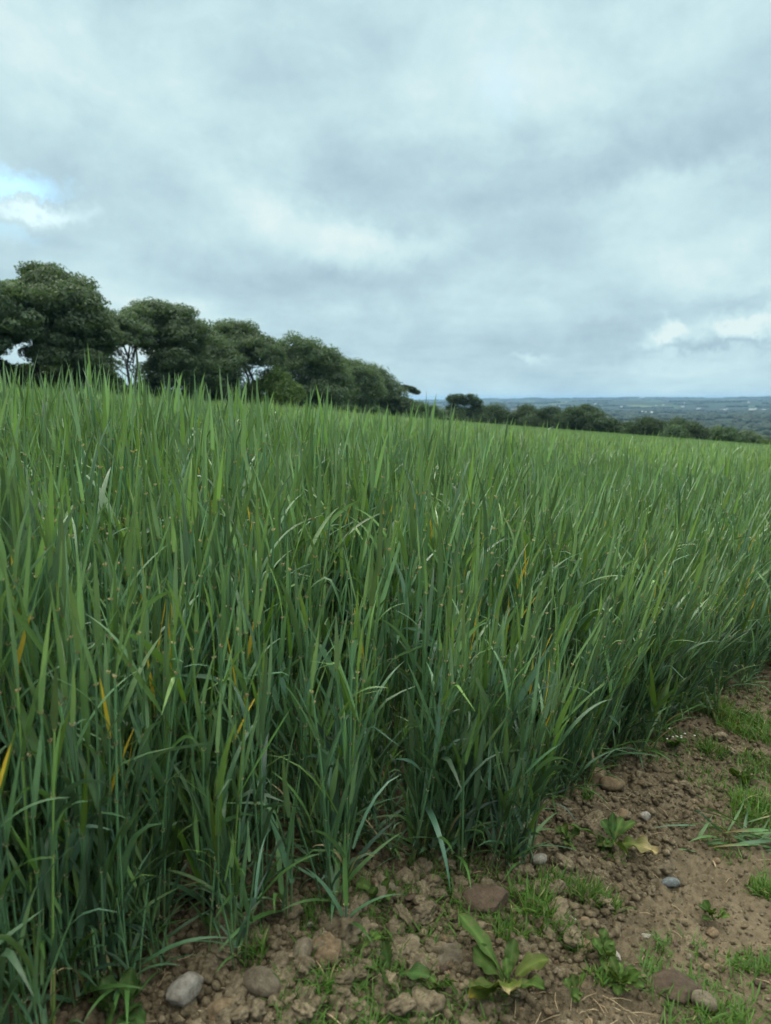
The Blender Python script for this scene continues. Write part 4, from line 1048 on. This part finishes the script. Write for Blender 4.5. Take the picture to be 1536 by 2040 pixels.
# ------------------------------------------------------------------ distant valley: woods, hedges and white buildings
rg = np.random.RandomState(44); Vs, Fs, Cs = [], [], []; n0 = 0
I1V, I1F = ico(2)
def far_blob(x, y, s_, hh):
    global n0
    z = float(G(x, y)); V = I1V * (1 + .45 * fbm3(I1V * 1.4 + rg.uniform(0, 50), 2))[:, None] * np.array([s_, s_, hh]) + np.array([x, y, z + hh * .5])
    Vs.append(V); Fs.append(I1F + n0); n0 += len(V); Cs.append(np.full((len(V), 3), rg.uniform(.7, 1.3)))
cnt = 0
while cnt < 9000:
    r = math.exp(rg.uniform(math.log(480), math.log(11500))); az = rg.uniform(-8, 36); x, y = r * math.sin(math.radians(az)), r * math.cos(math.radians(az))
    # runs along hedge lines: cluster into short rows
    L = rg.randint(3, 12); a = rg.choice([.15, 1.6, -.3]) + rg.normal() * .15
    s_ = 6 + r / 420.0
    for q in range(L):
        far_blob(x + math.cos(a) * q * s_ * 1.5, y + math.sin(a) * q * s_ * 1.5, s_ * rg.uniform(.7, 1.4), rg.uniform(6, 12)); cnt += 1
M_far = crown_mat('distant_foliage', (.018, .036, .018), (.026, .050, .024), (.040, .070, .03))
tag(obj('distant_woodland', mesh('distant_woodland', np.concatenate(Vs), np.concatenate(Fs), M_far, np.concatenate(Cs))), 'hedgerows and woods scattered over the hazy valley', 'woodland', kind='stuff')
M_wallw, N = mat('white_render'); g = N.node('ShaderNodeNewGeometry'); q = N.noise(g.outputs['Position'], .3, 3); out(N, principled(N, N.ramp(q, [(.3, (.62, .62, .60)), (.7, (.8, .8, .78))]), .8, .2))
M_roofw, N = mat('grey_roof'); g = N.node('ShaderNodeNewGeometry'); q = N.noise(g.outputs['Position'], .3, 3); out(N, principled(N, N.ramp(q, [(.3, (.16, .16, .17)), (.7, (.28, .28, .29))]), .7, .3))
M_roofp, N = mat('pale_roof'); out(N, principled(N, (.62, .65, .68), .5, .4))
def house_meshes(L, W, h, rh):
    a, b = L / 2, W / 2
    V = [(-a, -b, -2), (a, -b, -2), (a, b, -2), (-a, b, -2), (-a, -b, h), (a, -b, h), (a, b, h), (-a, b, h), (-a, 0, h + rh), (a, 0, h + rh)]
    wall = ([(0, 1, 5, 4), (2, 3, 7, 6)], [(1, 2, 6, 9, 5), (3, 0, 4, 8, 7)])
    me = mesh('wall', V, wall[0] + wall[1], M_wallw, smoothf=False)
    o = .4; Vr = [(-a - o, -b - o, h - .1), (a + o, -b - o, h - .1), (a + o, 0, h + rh + .25), (-a - o, 0, h + rh + .25), (a + o, b + o, h - .1), (-a - o, b + o, h - .1),
                  (-a - o, -b - o, h + .1), (a + o, -b - o, h + .1), (a + o, 0, h + rh + .5), (-a - o, 0, h + rh + .5), (a + o, b + o, h + .1), (-a - o, b + o, h + .1)]
    Fr = [(0, 1, 2, 3), (3, 2, 4, 5), (9, 8, 7, 6), (11, 10, 8, 9), (0, 6, 7, 1), (5, 4, 10, 11), (1, 7, 8, 2), (2, 8, 10, 4), (0, 3, 9, 6), (3, 5, 11, 9)]
    return me, Vr, Fr
hm, Vr, Fr = house_meshes(16, 8, 6, 3); hr = mesh('roof', Vr, Fr, M_roofw, smoothf=False)
sm_, Vr2, Fr2 = house_meshes(70, 22, 8, 3); sr = mesh('roof', Vr2, Fr2, M_roofp, smoothf=False)
def at_far(px, py, rmax=16000):
    d = ray(px, py); r = 400.0; 
    while r < rmax:
        x, y = d.x / d.y * r, r
        if H + d.z / d.y * r < float(G(x, y)): return x, y
        r *= 1.01
    return None
far_pts = [(1270, 823, 1, 1.0), (1290, 823.5, 1, .9), (1500, 817, 1, .8), (1520, 818, 1, .8), (1440, 817, 1, .6), (1238, 812, 0, 1.3), (1186, 806, 0, 1.3), (1360, 811, 0, 1.3), (1392, 815, 1, .5), (1170, 820, 0, 1.3)]
rg3 = random.Random(12)
for _ in range(26): far_pts.append((rg3.uniform(1060, 1536), rg3.uniform(801, 838), 0, rg3.uniform(.5, 1.0)))
for _ in range(24): far_pts.append((rg3.uniform(1450, 1536), rg3.uniform(845, 868), 0, rg3.uniform(.5, .7)))
labs = {0: 'longest white farm shed in the middle of the valley', 1: 'white shed touching the right end of the longest valley shed'}
for i, (px, py, big_, s_) in enumerate(far_pts):
    q = at_far(px, py)
    if not q: continue
    e = empty('farm_shed' if big_ else 'white_house', (q[0], q[1], float(G(*q))), rg3.uniform(-.4, .4)); e.scale = (s_,) * 3
    tag(e, labs.get(i, 'long pale farm shed far off in the hazy valley' if big_ else 'tiny white house far off in the hazy valley'), 'building', None if i in labs else ('pale farm sheds in the valley' if big_ else 'white houses dotted over the valley'))
    for nm, me in (('wall', sm_ if big_ else hm), ('roof', sr if big_ else hr)): obj(nm, me, e)

# ------------------------------------------------------------------ haze
zb, zt = -125.0, 70.0
bm = bmesh.new(); bmesh.ops.create_cube(bm, size=1); hz = bpy.data.meshes.new('haze'); bm.to_mesh(hz); bm.free()
ho = obj('haze', hz, None, (0, 0, (zb + zt) / 2), None, (61000, 61000, zt - zb)); tag(ho, kind='stuff')
mh, N = mat('haze_air'); pv = N.node('ShaderNodeVolumePrincipled'); pv.inputs['Color'].default_value = (.36, .62, .95, 1)
pv.inputs['Density'].default_value = 5.5e-5; pv.inputs['Anisotropy'].default_value = 0.2
o = N.node('ShaderNodeOutputMaterial'); N.l.new(pv.outputs[0], o.inputs['Volume']); hz.materials.append(mh)
ho['label'] = 'thin blue-grey haze over the distant valley'; ho['category'] = 'haze'
print('done', time.time() - T0, len(bpy.data.objects))
